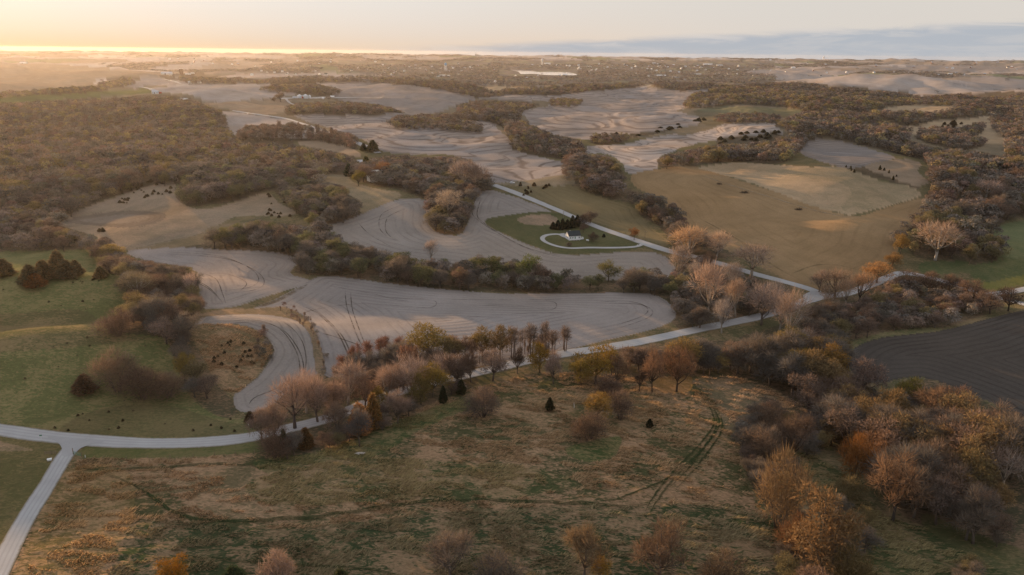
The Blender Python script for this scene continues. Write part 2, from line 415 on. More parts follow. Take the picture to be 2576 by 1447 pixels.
stand([(1410,420),(1480,390),(1540,400),(1570,440),(1560,470),(1600,480),(1700,510),(1730,570),(1790,590),(1870,620),(1840,650),(1750,640),(1700,627),(1660,572),(1610,542),(1600,517),(1520,497),(1440,472),(1420,452)], 'in the creek wood below the hay hill', RUST, (9,13), 7.5)
stand([(1650,402),(1720,380),(1800,365),(1900,355),(1990,332),(1950,317),(1960,300),(2080,275),(2180,280),(2250,300),(2330,320),(2280,347),(2350,370),(2470,382),(2576,400),(2996,420),(2996,540),(2576,545),(2500,575),(2440,562),(2330,605),(2258,622),(2262,562),(2330,512),(2342,472),(2332,410),(2250,387),(2150,362),(2060,347),(2010,382),(1960,412),(1850,407),(1750,417),(1680,427)], 'in the wooded ridges beyond the hay hill', WARM, (10,15), 9)
stand([(2350,470),(2576,440),(2996,430),(2996,545),(2576,548),(2500,575),(2440,562),(2380,560),(2350,520)], 'in the dark wood behind the far right clearing', RUST, (10,15), 9)
stand([(2208,292),(2290,320),(2350,304),(2409,300),(2484,290),(2490,284),(2430,268),(2392,281),(2322,288),(2252,292)], 'in the wooded strip between the far tan clearings', WARM, (9,13), 9, whole=True)
stand([(2300,342),(2392,331),(2462,322),(2470,335),(2432,358),(2478,364),(2420,378),(2340,362)], 'in the wood below the far tan clearings', WARM, (9,13), 9, whole=True)
stand([(1720,272),(1760,225),(1840,212),(1960,235),(2060,250),(2160,245),(2300,250),(2400,268),(2250,266),(2200,282),(2090,277),(1960,302),(2020,277),(1860,264)], 'in the golden wood beyond the terraced fields', GOLD, (10,15), 11)
stand([(1870,212),(1960,205),(2100,214),(2230,229),(2290,236),(2300,247),(2060,252),(1960,237)], 'in the far dark wood', DARK, (11,15), 12)
stand([(2290,250),(2400,236),(2576,230),(2996,230),(2996,420),(2576,400),(2532,360),(2492,320),(2490,292),(2420,272)], 'in the far wood at the right', RUST, (11,15), 11)
stand([(2290,600),(2350,560),(2430,568),(2530,598),(2545,640),(2465,667),(2380,657),(2300,645)], 'in the warm brown grove above the green grass', GOLD, (9,13), 7)
stand([(1720,640),(1760,600),(1800,660),(1900,700),(1990,720),(1980,775),(1900,800),(1760,830),(1700,820),(1690,700)], 'in the dark grove inside the road bend', DARK, (7,11), 6.5)
stand([(2060,760),(2130,745),(2260,700),(2330,705),(2480,738),(2500,780),(2350,830),(2220,838),(2110,880),(1990,900),(1900,850),(2000,800)], 'in the brown scrub wood below the road junction', RUST, (7,11), 6)
stand([(1860,850),(1990,830),(2100,870),(2130,930),(2180,960),(2100,1000),(1990,990),(1900,920)], 'in the dark ravine wood', DARK, (10,15), 6)
stand([(1440,900),(1560,872),(1700,860),(1850,858),(1930,880),(2040,920),(2060,1000),(2000,1010),(1940,975),(1840,945),(1720,950),(1560,950),(1450,955)], 'in the golden belt along the prairie top', WARM, (12,17), 6.5, bud=(.26,.185,.075))
stand([(2000,960),(2060,930),(2140,940),(2220,985),(2330,955),(2460,1000),(2576,1060),(2996,1150),(2996,1520),(2576,1430),(2400,1345),(2290,1310),(2215,1230),(2130,1160),(2050,1080)], 'in the dark creek wood at the lower right', dict(bare=.38, budding=.22, russet=.40), (12,18), 6.3, bud=(.25,.17,.085))
stand([(240,640),(290,620),(330,650),(430,665),(480,680),(500,720),(500,790),(470,815),(480,830),(520,880),(545,960),(600,1030),(560,1050),(500,1010),(450,940),(410,860),(290,840),(262,800),(310,770),(320,720),(260,690)], 'in the brown draw beside the green pasture', RUST, (8,13), 6)
stand([(855,915),(900,880),(1000,860),(1100,860),(1250,850),(1430,840),(1432,890),(1330,908),(1180,935),(1000,990),(860,1010),(780,1040),(700,1060),(690,1010),(780,970)], 'in the thin belt between the field and the road', SAP, (7,10), 4.8)
stand([(660,1100),(730,1085),(850,1060),(1000,1000),(1180,945),(1190,975),(1080,1020),(960,1090),(850,1130),(700,1160)], 'in the tangle on the near side of the road', RUST, (4,7), 4.5)
stand([(1860,1090),(1960,1040),(2060,1060),(2080,1120),(2020,1180),(2010,1330),(2170,1300),(2170,1520),(2000,1520),(1960,1340),(1880,1200)], 'in the golden brush along the prairie edge', WARM, (5,9), 5.5, whole=True)
stand([(2380,1460),(2420,1400),(2500,1370),(2560,1380),(2700,1480),(2700,1560),(2400,1560)], 'in the olive brush in the lower right corner', GRN, (4,6), 5)
stand([(640,835),(685,850),(694,890),(680,915),(655,925),(640,880)], 'in the brush along the knoll', SAP, (3,5), 4, whole=True)
stand([(690,768),(730,772),(775,800),(812,870),(824,930),(800,945),(792,880),(765,825),(720,795)], 'in the brush strip between the curved fields', SAP, (2,4), 4, whole=True)
stand([(1490,350),(1560,338),(1580,350),(1560,362),(1500,364)], 'in the russet clump in the terraced field', RUST, (8,10), 7, whole=True)
stand([(1390,256),(1455,252),(1455,268),(1395,272)], 'in the small lone grove in the pale field', GOLD, (9,11), 9, whole=True)
stand([(735,262),(800,258),(870,255),(950,262),(1020,282),(1070,292),(1000,292),(900,290),(800,290),(720,288)], 'in the wood below the grain bins', WARM, (9,13), 10)
stand([(655,222),(700,210),(770,208),(860,226),(840,242),(770,238),(660,232)], 'in the dark wood behind the grain bins', WARM, (11,14), 11)
stand([(280,205),(330,206),(340,214),(290,222),(245,222)], 'in the hazy row behind the far green field', GOLD, (11,14), 12, whole=True)
stand([(0,245),(120,232),(250,222),(260,230),(130,240),(0,252)], 'in the hazy row along the far green field', GOLD, (9,12), 12, whole=True)
stand([(460,197),(600,194),(760,196),(880,200),(1000,203),(1000,210),(860,209),(640,212),(480,212)], 'in the long far windbreak', WARM, (11,15), 14, whole=True)
stand([(280,195),(400,188),(520,184),(540,194),(400,201),(280,204)], 'in the grove round the silo farm', GOLD, (11,14), 13, whole=True)
stand([(980,200),(1060,205),(1160,215),(1240,234),(1300,226),(1400,222),(1480,215),(1600,205),(1612,219),(1480,232),(1392,240),(1294,240),(1204,248),(1140,235),(1040,216),(985,212)], 'in the far hedgerow above the grey field', WARM, (10,14), 11, whole=True)
stand([(1660,208),(1740,214),(1790,212),(1780,226),(1700,228),(1640,214)], 'in the dark clump on the far crest', DARK, (10,14), 12, whole=True)
stand([(600,348),(640,332),(740,330),(860,345),(900,372),(880,376),(800,358),(700,357),(610,356)], 'in the thin bare row behind the big wood', SAP, (10,13), 9, whole=True)
stand([(1800,300),(1900,292),(1960,300),(1940,312),(1830,312)], 'in the scrub below the pale green field', BROWN, (6,9), 8, whole=True)
stand([(1800,350),(1830,345),(1910,330),(1960,335),(1950,348),(1880,358),(1810,362)], 'in the dark cedar row on the ridge', CED, (3,5), 9, whole=True, dens=.4)
stand([(2170,410),(2240,430),(2310,465),(2300,476),(2210,450),(2120,425)], 'in the dark cedar row along the hill top', CED, (2,3.4), 9, whole=True, dens=.3)
stand([(1440,345),(1640,325),(1700,312),(1760,300),(1770,308),(1700,325),(1600,345)], 'in the scattered cedars below the terraced field', CED, (2.5,5), 18, whole=True, dens=.4)

# ------------------------------------------------------------------ ground mesh
az_in = np.arange(-36.5, 36.5001, 0.077)
az_out = np.concatenate([np.arange(38, 60, 2.0), np.arange(60, 301, 10.0), np.arange(302, 323, 2.0)])
AZ = np.concatenate([az_in, az_out])
dep = np.concatenate([np.arange(85, 40, -3.0), np.arange(40, 4.0, -0.075), np.arange(4.0, 1.2, -0.055), np.arange(1.2, 0.5, -0.022)])
RAD = CAM_H / np.tan(np.radians(dep))
RAD = RAD[RAD < 11200]
na, nr = len(AZ), len(RAD)
AA, RR = np.meshgrid(np.radians(AZ), RAD)
GX = (RR * np.sin(AA)).ravel(); GY = (RR * np.cos(AA)).ravel()
GZ = H(GX, GY)
GU, GV = project(GX, GY, GZ)

def vnoise(x, y, s, seed=0):
    """smooth value noise 0..1"""
    x = x / s; y = y / s
    xi = np.floor(x).astype(np.int64); yi = np.floor(y).astype(np.int64)
    fx = x - xi; fy = y - yi
    fx = fx * fx * (3 - 2 * fx); fy = fy * fy * (3 - 2 * fy)
    def h(a, b):
        n = (a * 374761393 + b * 668265263 + seed * 974634533) & 0x7fffffff
        n = ((n ^ (n >> 13)) * 1274126177) & 0x7fffffff
        return ((n ^ (n >> 16)) & 0xffff) / 65535.0
    return (h(xi, yi) * (1 - fx) + h(xi + 1, yi) * fx) * (1 - fy) + (h(xi, yi + 1) * (1 - fx) + h(xi + 1, yi + 1) * fx) * fy
def cellhash(a, b, seed):
    n = (a * 374761393 + b * 668265263 + seed * 974634533) & 0x7fffffff
    n = ((n ^ (n >> 13)) * 1274126177) & 0x7fffffff
    return ((n ^ (n >> 16)) & 0xffff) / 65535.0

def lookup(arr, u, v, default=-1):
    ui = np.floor(u + MX).astype(np.int64); vi = np.floor(v + MY0).astype(np.int64)
    ok = (ui >= 0) & (ui < RW) & (vi >= 0) & (vi < RH)
    o = np.full(u.shape, default, np.int64)
    o[ok] = arr[vi[ok], ui[ok]]
    return o

n_v = len(GX)
D = np.hypot(GX, GY)
# irregular field margins
ju = (vnoise(GX, GY, 23, 1) - .5) * np.clip(F / np.maximum(D, 60) * 4.0, 1.0, 5)
jv = (vnoise(GX, GY, 23, 2) - .5) * np.clip(F / np.maximum(D, 60) * 2.0, 0.6, 2.5)
fid = lookup(LAND, GU + ju, GV + jv)
wid = lookup(WOOD, GU, GV)
base = np.empty((n_v, 3)); tuft = np.zeros(n_v); fw = np.zeros(n_v); fx = np.zeros(n_v); fc = np.zeros(n_v)
# default near: rough brown-green ground;  far: a patchwork of fields and woods
base[:] = (0.125, 0.108, 0.06)
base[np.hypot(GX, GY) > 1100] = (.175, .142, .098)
tuft[:] = 0.5
far = (GV < 216) | (D > 3200)
th = 0.12
rx = GX * math.cos(th) + GY * math.sin(th); ry = -GX * math.sin(th) + GY * math.cos(th)
ci = np.floor(rx / 420 + 0.6 * vnoise(rx, ry, 900, 5)).astype(np.int64); cj = np.floor(ry / 800 + 0.6 * vnoise(rx, ry, 1100, 6)).astype(np.int64)
hsh = cellhash(ci, cj, 3)
PAL = np.array([STUB_D, (.26,.215,.185), STUB, STUB_P, (.21,.17,.135), (.14,.145,.085), STUB, (.24,.19,.15), (.19,.15,.115)])
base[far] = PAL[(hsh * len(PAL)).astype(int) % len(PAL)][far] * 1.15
tuft[far] = 0.1
FARWOOD = vnoise(GX, GY * 0.6, 420, 8) * .55 + vnoise(GX, GY * .6, 150, 9) * .45
wd = far & (FARWOOD > .67)
base[wd] = (.135, .112, .095)
town = (GU > 850) & (GU < 1950) & (GV > 152) & (GV < 215) & (fid < 0)
base[town] = np.where(vnoise(GX, GY, 90, 10)[town][:, None] > .62, np.array([.19, .175, .12]), np.array([.165, .14, .118]))
inw = (wid >= 0)
base[inw & (fid < 0)] = FLOOR
tuft[inw & (fid < 0)] = .5
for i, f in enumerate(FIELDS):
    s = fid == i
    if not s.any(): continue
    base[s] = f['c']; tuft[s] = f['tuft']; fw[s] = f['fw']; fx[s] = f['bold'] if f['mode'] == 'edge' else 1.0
    if f['fw'] > 0:
        x, y = GX[s], GY[s]
        if f['mode'] == 'edge' or f['mode'] == 'contour':
            B = unproject(f['P'][::2, 0], np.maximum(f['P'][::2, 1], 150))
            best = np.full(len(x), 1e12)
            bx, by = B[:, 0], B[:, 1]
            for a in range(len(bx)):
                b = (a + 1) % len(bx)
                ex, ey = bx[b] - bx[a], by[b] - by[a]
                L = ex * ex + ey * ey
                if L < 1e-6 or L > 4e6: continue
                t = np.clip(((x - bx[a]) * ex + (y - by[a]) * ey) / L, 0, 1)
                best = np.minimum(best, (x - bx[a] - t * ex) ** 2 + (y - by[a] - t * ey) ** 2)
            dist = np.sqrt(best)
            if f['mode'] == 'edge':
                fc[s] = dist / f['sp']
            else:
                fc[s] = (GZ[s] * 9.0 + dist * .35 + 14 * vnoise(x, y, 160, 21)) / f['sp']
        else:
            fc[s] = (x * math.cos(R(68)) + y * math.sin(R(68)) + 3 * vnoise(x, y, 50, 4)) / f['sp']
tuft *= np.interp(D, [350, 900], [1.0, .15])
# broad natural variation of the soil and grass
v1 = vnoise(GX, GY, 45, 31) * .5 + vnoise(GX, GY, 14, 32) * .3 + vnoise(GX, GY, 160, 33) * .2
base *= (0.80 + 0.40 * v1)[:, None]
v2 = vnoise(GX, GY, 70, 34) - .5
base[:, 0] *= 1 + .10 * v2; base[:, 2] *= 1 - .12 * v2

def mesh_from(name, V, faces_idx, k):
    """V: n x 3, faces_idx: m x k"""
    me = bpy.data.meshes.new(name)
    V = np.ascontiguousarray(V, np.float32); I = np.ascontiguousarray(faces_idx, np.int32)
    me.vertices.add(len(V)); me.vertices.foreach_set('co', V.ravel())
    me.loops.add(I.size); me.loops.foreach_set('vertex_index', I.ravel())
    me.polygons.add(len(I)); me.polygons.foreach_set('loop_start', np.arange(0, I.size, k, dtype=np.int32))
    me.update(calc_edges=True)
    return me
def set_col(me, name, C):
    a = me.attributes.new(name, 'FLOAT_COLOR', 'POINT')
    CC = np.ones((len(C), 4), np.float32); CC[:, :C.shape[1]] = C
    a.data.foreach_set('color', CC.ravel())
def set_float(me, name, A):
    a = me.attributes.new(name, 'FLOAT', 'POINT'); a.data.foreach_set('value', np.ascontiguousarray(A, np.float32))
def shade_smooth(me):
    me.polygons.foreach_set('use_smooth', np.ones(len(me.polygons), bool))

# tussocks and hollows of the rough prairie are real relief, none on the roads
MAIN_ROAD = [(-320,1040),(-200,1056),(0,1082),(100,1096),(200,1106),(350,1115),(500,1113),(620,1102),(720,1080),(830,1052),(900,1024),(1000,987),(1150,949),(1250,926),(1320,909),(1420,890),(1500,879),(1620,858),(1760,828),(1900,799),(1980,776),(2040,752),(2058,740),(2040,729),(1980,711),(1900,690),(1830,669),(1760,651),(1670,628),(1600,605),(1500,570),(1400,528),(1300,487),(1240,465)]
SIDE_ROAD = [(225,1106),(186,1122),(160,1152),(122,1215),(62,1310),(15,1400),(-25,1490),(-90,1640)]
TUFTS = np.array([f['tuft'] for f in FIELDS] + [0.0])
def relief(x, y):
    d = np.hypot(x, y)
    u, v = project(x, y, H(x, y))
    t = TUFTS[lookup(LAND, u, v)]
    k = np.clip((t - .35) * 1.6, 0, 1)
    for line in (MAIN_ROAD[:18], SIDE_ROAD):
        q = unproject([a for a, b in line], [b for a, b in line])[:, :2]
        best = np.full(x.shape, 1e9)
        for i in range(len(q) - 1):
            e = q[i + 1] - q[i]; L = (e ** 2).sum()
            tt = np.clip(((x - q[i, 0]) * e[0] + (y - q[i, 1]) * e[1]) / L, 0, 1)
            best = np.minimum(best, (x - q[i, 0] - tt * e[0]) ** 2 + (y - q[i, 1] - tt * e[1]) ** 2)
        k = k * np.clip((np.sqrt(best) - 4.5) / 4, 0, 1)
    tus = (vnoise(x * .75 + y * .3, y * 1.5, 3.2, 91) - .5) * .75 + (vnoise(x, y, 7.5, 92) - .5) * .9 + (vnoise(x, y, 1.6, 93) - .5) * .35
    return k * (tus * np.interp(d, [120, 330, 480], [.85, .85, 0]) - .12 * (d < 480))
nearv = D < 480
GZ[nearv] += relief(GX[nearv], GY[nearv])
ii = np.arange(nr - 1)[:, None] * na; jj = np.arange(na)[None]; j2 = (jj + 1) % na
Q = np.stack([ii + jj, ii + na + jj, ii + na + j2, ii + j2], -1).reshape(-1, 4)[:, ::-1]
c_id = n_v
GXc = np.append(GX, 0); GYc = np.append(GY, 0); GZc = np.append(GZ, H(np.array([0.]), np.array([0.]))[0])
gm = mesh_from('ground', np.stack([GXc, GYc, GZc], 1), Q, 4)
gm2 = None
set_col(gm, 'Col', np.vstack([base, [PRAI]]))
set_col(gm, 'par', np.stack([np.append(tuft, 1), np.append(fw, 0), np.append(fx, 0)], 1))
set_float(gm, 'fc', np.append(fc, 0))
shade_smooth(gm)

def new_mat(name):
    mt = bpy.data.materials.new(name); mt.use_nodes = True
    t = NT(mt.node_tree); t.n.clear()
    o = t.new('ShaderNodeOutputMaterial')
    return mt, t, o
def principled(t, o, colr, rough=.9, spec=.2, bump=None, bstr=.4, bdist=.2, metal=0.0):
    b = t.new('ShaderNodeBsdfPrincipled')
    t.put(b.inputs['Base Color'], colr); t.put(b.inputs['Roughness'], rough)
    b.inputs['Specular IOR Level'].default_value = spec
    b.inputs['Metallic'].default_value = metal
    if bump is not None:
        n = t.new('ShaderNodeBump'); n.inputs['Strength'].default_value = bstr; n.inputs['Distance'].default_value = bdist
        t.l.new(bump, n.inputs['Height']); t.l.new(n.outputs[0], b.inputs['Normal'])
    t.l.new(b.outputs[0], o.inputs[0])
    return b

def ground_material():
    mt, t, o = new_mat('ground_cover')
    P = t.new('ShaderNodeNewGeometry').outputs['Position']
    c = t.attr('Col').outputs['Color']
    sp = t.new('ShaderNodeSeparateColor'); t.l.new(t.attr('par').outputs['Color'], sp.inputs[0])
    tf, fwv = sp.outputs[0], sp.outputs[1]
    fcv = t.attr('fc').outputs['Fac']
    n1 = t.noise(P, 0.03, 8, .68)
    n2 = t.noise(P, 0.9, 5, .65)
    # lodged clumps of grass, longer one way than the other
    mp = t.new('ShaderNodeMapping'); mp.inputs['Rotation'].default_value = (0, 0, R(24)); mp.inputs['Scale'].default_value = (.42, .95, .6)
    t.l.new(P, mp.inputs[0])
    n3 = t.noise(mp.outputs[0], 1.0, 6, .66, 1.3)
    n4 = t.noise(P, 0.06, 5, .6, .5)
    tu = t.mapr(t.math('ADD', n3, t.math('MULTIPLY', t.math('SUBTRACT', n4, .5), .75)), .41, .60, 0, 1, True)
    grn = t.mix(.66, c, (0.030, 0.054, 0.018))
    tan = t.mix(.55, c, (0.46, 0.28, 0.165))
    tc_ = t.mix(tu, grn, tan)
    c = t.mix(tf, c, tc_)
    # furrows and seed rows
    fr = t.math('SINE', t.math('MULTIPLY', t.math('ADD', fcv, t.math('MULTIPLY', t.noise(P, .012, 4, .6), 2.2)), 6.2832))
    fr2 = t.math('SINE', t.math('MULTIPLY', t.math('ADD', fcv, t.math('MULTIPLY', n1, .6)), 15.1))
    fr = t.math('ADD', t.math('MULTIPLY', fr, .7), t.math('MULTIPLY', fr2, .4))
    fr = t.math('MULTIPLY', fr, t.math('MAXIMUM', t.math('MULTIPLY', sp.outputs[2], .7), t.mapr(t.noise(P, .02, 5, .7), .38, .62, .05, 1.0)))
    dk = t.math('MULTIPLY', t.math('MULTIPLY', t.mapr(fr, -.2, 1.0, 0, 1, True), t.math('MULTIPLY_ADD', sp.outputs[2], .42, .36)), fwv)
    c = t.mix(dk, c, t.mix(1.0, c, (.34, .30, .27), 'MULTIPLY'))
    g = t.math('MULTIPLY_ADD', n1, .55, .725)
    g = t.math('MULTIPLY', g, t.math('MULTIPLY_ADD', t.math('SUBTRACT', n2, .5), t.math('MULTIPLY_ADD', tf, .9, .5), 1.0))
    vv = t.new('ShaderNodeVectorMath', operation='SCALE'); t.l.new(c, vv.inputs[0]); t.l.new(g, vv.inputs['Scale'])
    hgt = t.math('ADD', t.math('MULTIPLY', n2, .5), t.math('MULTIPLY', t.math('MULTIPLY', n3, tf), 2.2))
    hgt = t.math('ADD', hgt, t.math('MULTIPLY', t.math('MULTIPLY', fr, fwv), -.22))
    principled(t, o, vv.outputs[0], 1.0, .0, hgt, .7, .7)
    return mt
ground = bpy.data.objects.new('ground', gm)
gm.materials.append(ground_material())
col.objects.link(ground)
ground['kind'] = 'structure'; ground['label'] = 'rolling spring farmland of stubble fields, pasture and rough prairie'; ground['category'] = 'ground'

# ------------------------------------------------------------------ object helpers
def tag(o, label=None, cat=None, group=None, kind=None):
    if label: o['label'] = label
    if cat: o['category'] = cat
    if group: o['group'] = group
    if kind: o['kind'] = kind
    return o
def empty(name, loc, rz=0.0, s=1.0):
    o = bpy.data.objects.new(name, None); col.objects.link(o)
    o.location = loc; o.rotation_euler = (0, 0, rz); o.scale = (s, s, s)
    o.empty_display_size = .5
    return o
def link(name, me, parent=None, mat=None):
    o = bpy.data.objects.new(name, me); col.objects.link(o)
    if parent is not None: o.parent = parent
    if mat is not None and not me.materials: me.materials.append(mat)
    return o

class MB:
    """collects shapes into one mesh"""
    def __init__(s): s.v = []; s.f = []
    def add(s, vs, fs):
        b = len(s.v); s.v += [tuple(map(float, p)) for p in vs]; s.f += [tuple(i + b for i in f) for f in fs]; return s
    def box(s, c, d, rz=0.0, tilt=None):
        x, y, z = d[0] / 2, d[1] / 2, d[2] / 2
        vs = [Vector((a * x, b * y, e * z)) for a, b, e in ((-1,-1,-1),(1,-1,-1),(1,1,-1),(-1,1,-1),(-1,-1,1),(1,-1,1),(1,1,1),(-1,1,1))]
        M = Matrix.Rotation(rz, 3, 'Z')
        if tilt: M = M @ Matrix.Rotation(tilt[1], 3, tilt[0])
        vs = [M @ q + Vector(c) for q in vs]
        return s.add(vs, [(0,3,2,1),(4,5,6,7),(0,1,5,4),(1,2,6,5),(2,3,7,6),(3,0,4,7)])
    def tube(s, pts, rad, n=6, cap=True):
        pts = [Vector(p) for p in pts]; b = len(s.v)
        for i, p in enumerate(pts):
            t = (pts[min(i + 1, len(pts) - 1)] - pts[max(i - 1, 0)]).normalized()
            a = t.cross(Vector((0, 0, 1)) if abs(t.z) < .9 else Vector((1, 0, 0))).normalized(); c = t.cross(a)
            r = rad[i] if isinstance(rad, (list, tuple)) else rad
            for k in range(n):
                q = 2 * math.pi * k / n
                s.v.append(tuple(p + (a * math.cos(q) + c * math.sin(q)) * r))
        for i in range(len(pts) - 1):
            for k in range(n):
                s.f.append((b + i * n + k, b + i * n + (k + 1) % n, b + (i + 1) * n + (k + 1) % n, b + (i + 1) * n + k))
        if cap:
            s.f.append(tuple(b + k for k in range(n))[::-1]); s.f.append(tuple(b + (len(pts) - 1) * n + k for k in range(n)))
        return s
    def lathe(s, prof, n=14, c=(0, 0, 0)):
        b = len(s.v)
        for r, z in prof:
            for k in range(n):
                q = 2 * math.pi * k / n
                s.v.append((c[0] + r * math.cos(q), c[1] + r * math.sin(q), c[2] + z))
        for i in range(len(prof) - 1):
            for k in range(n):
                s.f.append((b + i * n + k, b + i * n + (k + 1) % n, b + (i + 1) * n + (k + 1) % n, b + (i + 1) * n + k))
        s.f.append(tuple(b + k for k in range(n))[::-1]); s.f.append(tuple(b + (len(prof) - 1) * n + k for k in range(n)))
        return s
    def mesh(s, name):
        me = bpy.data.meshes.new(name); me.from_pydata(s.v, [], s.f); me.update(); return me
    def build(s, name, mat, parent=None):
        me = s.mesh(name); return link(name, me, parent, mat)

MATS = {}
def mat(name, c, rough=.8, spec=.25, var=.15, scale=1.5, metal=0.0, bs=.25, bd=.03):
    if name in MATS: return MATS[name]
    mt, t, o = new_mat(name)
    P = t.new('ShaderNodeTexCoord').outputs['Object']
    n = t.noise(P, scale, 5, .65)
    lo = tuple(x * (1 - var) for x in c); hi = tuple(min(1, x * (1 + var)) for x in c)
    principled(t, o, t.mix(n, lo, hi), rough, spec, n, bs, bd, metal)
    MATS[name] = mt
    return mt
M_WHITE = mat('white_paint', (.78, .78, .77), .6, .3, .05)
M_OFFW = mat('weathered_white', (.62, .60, .56), .8, .2, .12)
M_ROOF = mat('dark_shingles', (.035, .045, .05), .9, .2, .3, 6)
M_GROOF = mat('grey_metal_roof', (.45, .47, .50), .5, .4, .1)
M_STEEL = mat('galvanised_steel', (.60, .63, .66), .4, .5, .1, 1.0, .5)
M_RED = mat('barn_red', (.35, .05, .03), .8, .2, .15)
M_GLASS = mat('window_glass', (.03, .04, .05), .15, .5, .1)
M_WOOD = mat('weathered_wood', (.20, .15, .11), .9, .1, .25, 3)
M_BARK = mat('grey_bark', (.14, .11, .09), .95, .1, .3, 2)
M_BLUE = mat('tower_blue', (.06, .28, .50), .5, .4, .08)
M_GREENP = mat('green_paint', (.10, .22, .15), .6, .3, .1)
M_TYRE = mat('black_rubber', (.02, .02, .02), .9, .1, .1)
M_CONC = mat('concrete', (.40, .38, .35), .9, .1, .12)
M_SILO = mat('dark_silo_staves', (.16, .09, .06), .8, .2, .2, .4)
M_BRICK = mat('brown_brick', (.25, .13, .09), .9, .1, .2)
M_DEADW = mat('bleached_wood', (.55, .50, .45), .9, .1, .15, 3)
M_ROCK = mat('pale_rock', (.55, .50, .46), .9, .1, .15, 2)

# ------------------------------------------------------------------ roads, lanes, tracks, water
def road_material(name, c, rut):
    mt, t, o = new_mat(name)
    P = t.new('ShaderNodeNewGeometry').outputs['Position']
    sd = t.attr('side').outputs['Fac']
    n1 = t.noise(P, .12, 5, .6); n2 = t.noise(P, 2.2, 4, .7)
    cc = t.mix(t.mapr(n1, .3, .7, 0, 1), tuple(x * .88 for x in c), tuple(x * 1.08 for x in c))
    w = t.math('SINE', t.math('MULTIPLY', t.math('ADD', sd, t.math('MULTIPLY', n1, .10)), 14.0))
    cc = t.mix(t.math('MULTIPLY', t.mapr(w, -.2, 1, 0, 1, True), rut), cc, tuple(x * .72 for x in c))
    # loose shoulders melt into the verge
    e = t.math('ABSOLUTE', sd)
    e = t.math('ADD', e, t.math('MULTIPLY', t.math('SUBTRACT', t.noise(P, .5, 4, .7), .5), .35))
    cc = t.mix(t.mapr(e, .74, 1.0, 0, .9, True), cc, (.17, .14, .085))
    cc = t.mix(t.math('MULTIPLY', t.math('SUBTRACT', n2, .3), .35), cc, (.22, .20, .19))
    principled(t, o, cc, .95, .1, n2, .3, .05)
    return mt
M_ROAD = road_material('pale_gravel', (.39, .385, .385), .45)
M_DRIVE = road_material('driveway_gravel', (.42, .41, .40), .15)
def strip(name, pts, width, mt, lift=.12, n=8, cat='road', label=None, uv=True, nw=8, taper=False):
    P2 = smooth_open(pts, n)
    P = unproject(P2[:, 0], P2[:, 1]) if uv else P2
    xy = P[:, :2]
    # drop points that jump behind a crest, then resample
    keep = [0]
    for i in range(1, len(xy)):
        if np.hypot(*(xy[i] - xy[keep[-1]])) > 1.0: keep.append(i)
    xy = xy[keep]
    seg = np.hypot(*(xy[1:] - xy[:-1]).T); s = np.concatenate([[0], np.cumsum(seg)])
    step = max(1.2, s[-1] / 900)
    q = np.arange(0, s[-1], step)
    xy = np.stack([np.interp(q, s, xy[:, 0]), np.interp(q, s, xy[:, 1])], 1)
    for _ in range(4):
        xy[1:-1] = (xy[:-2] + 2 * xy[1:-1] + xy[2:]) / 4
    tg = np.gradient(xy, axis=0); tg /= np.linalg.norm(tg, axis=1)[:, None] + 1e-9
    nn = np.stack([-tg[:, 1], tg[:, 0]], 1)
    wv = width * (1 + .10 * (vnoise(q, q * 0, 9, 77) - .5))
    if taper: wv = wv * np.clip(np.minimum(q, q[-1] - q) / (.12 * q[-1] + .1), .15, 1)
    A = np.linspace(-1, 1, nw + 1)
    X = xy[:, None, 0] + nn[:, None, 0] * A[None] * wv[:, None] / 2
    Y = xy[:, None, 1] + nn[:, None, 1] * A[None] * wv[:, None] / 2
    Z = H(X, Y) + (relief(X, Y) if 'track' in name else 0) + lift * (1 - .6 * np.abs(A[None]) ** 4) + np.interp(np.hypot(X, Y), [200, 600, 3000], [0, .12, .8])
    m_ = nw + 1; k = len(xy)
    a = np.arange(k - 1)[:, None] * m_ + np.arange(nw)[None]
    Fc = np.stack([a, a + 1, a + m_ + 1, a + m_], -1).reshape(-1, 4)[:, ::-1]
    me = mesh_from(name, np.stack([X.ravel(), Y.ravel(), Z.ravel()], 1), Fc, 4)
    set_float(me, 'side', np.broadcast_to(A, X.shape).ravel())
    shade_smooth(me)
    o = link(name, me, None, mt)
    tag(o, label, cat, None, 'structure')
    return o
strip('gravel_road', MAIN_ROAD, 7.5, M_ROAD, label='pale gravel road winding through the valley past the white house')
strip('gravel_road', [(952,386),(905,362),(870,349),(835,338),(760,312),(716,299),(643,288),(584,279)], 8.0, M_ROAD, lift=.5, label='far stretch of gravel road between the terraced fields')
strip('gravel_road', [(2052,746),(2090,745),(2130,739),(2180,722),(2240,697),(2270,688),(2330,697),(2420,722),(2480,742),(2540,756),(2640,782),(2800,820)], 7.0, M_ROAD, lift=.16, label='gravel side road leading to the right past the bare trees')
strip('gravel_road', [(2470,741),(2520,738),(2560,732),(2640,718),(2850,690)], 7.0, M_ROAD, lift=.20, label='short gravel branch at the right edge of the picture')
strip('gravel_road', SIDE_ROAD, 5.6, M_ROAD, lift=.16, label='gravel side road running down from the junction at the lower left')
strip('driveway', [(1618,612),(1606,620),(1575,623),(1528,624),(1480,623.5),(1440,625),(1410,622),(1388,616),(1370,608),(1364,600),(1372,593),(1390,590),(1408,590),(1418,596),(1424,598)], 3.4, M_DRIVE, lift=.15, cat='driveway', label='gravel driveway looping round the lawn of the white house')
strip('farm_lane', [(720,250),(728,259),(742,265)], 7, M_DRIVE, lift=.6, cat='lane', label='short pale lane below the grain bins')
strip('farm_lane', [(350,219),(372,223),(390,229),(402,234)], 8, M_DRIVE, lift=.8, cat='lane', label='hazy farm lane beside the far green field')
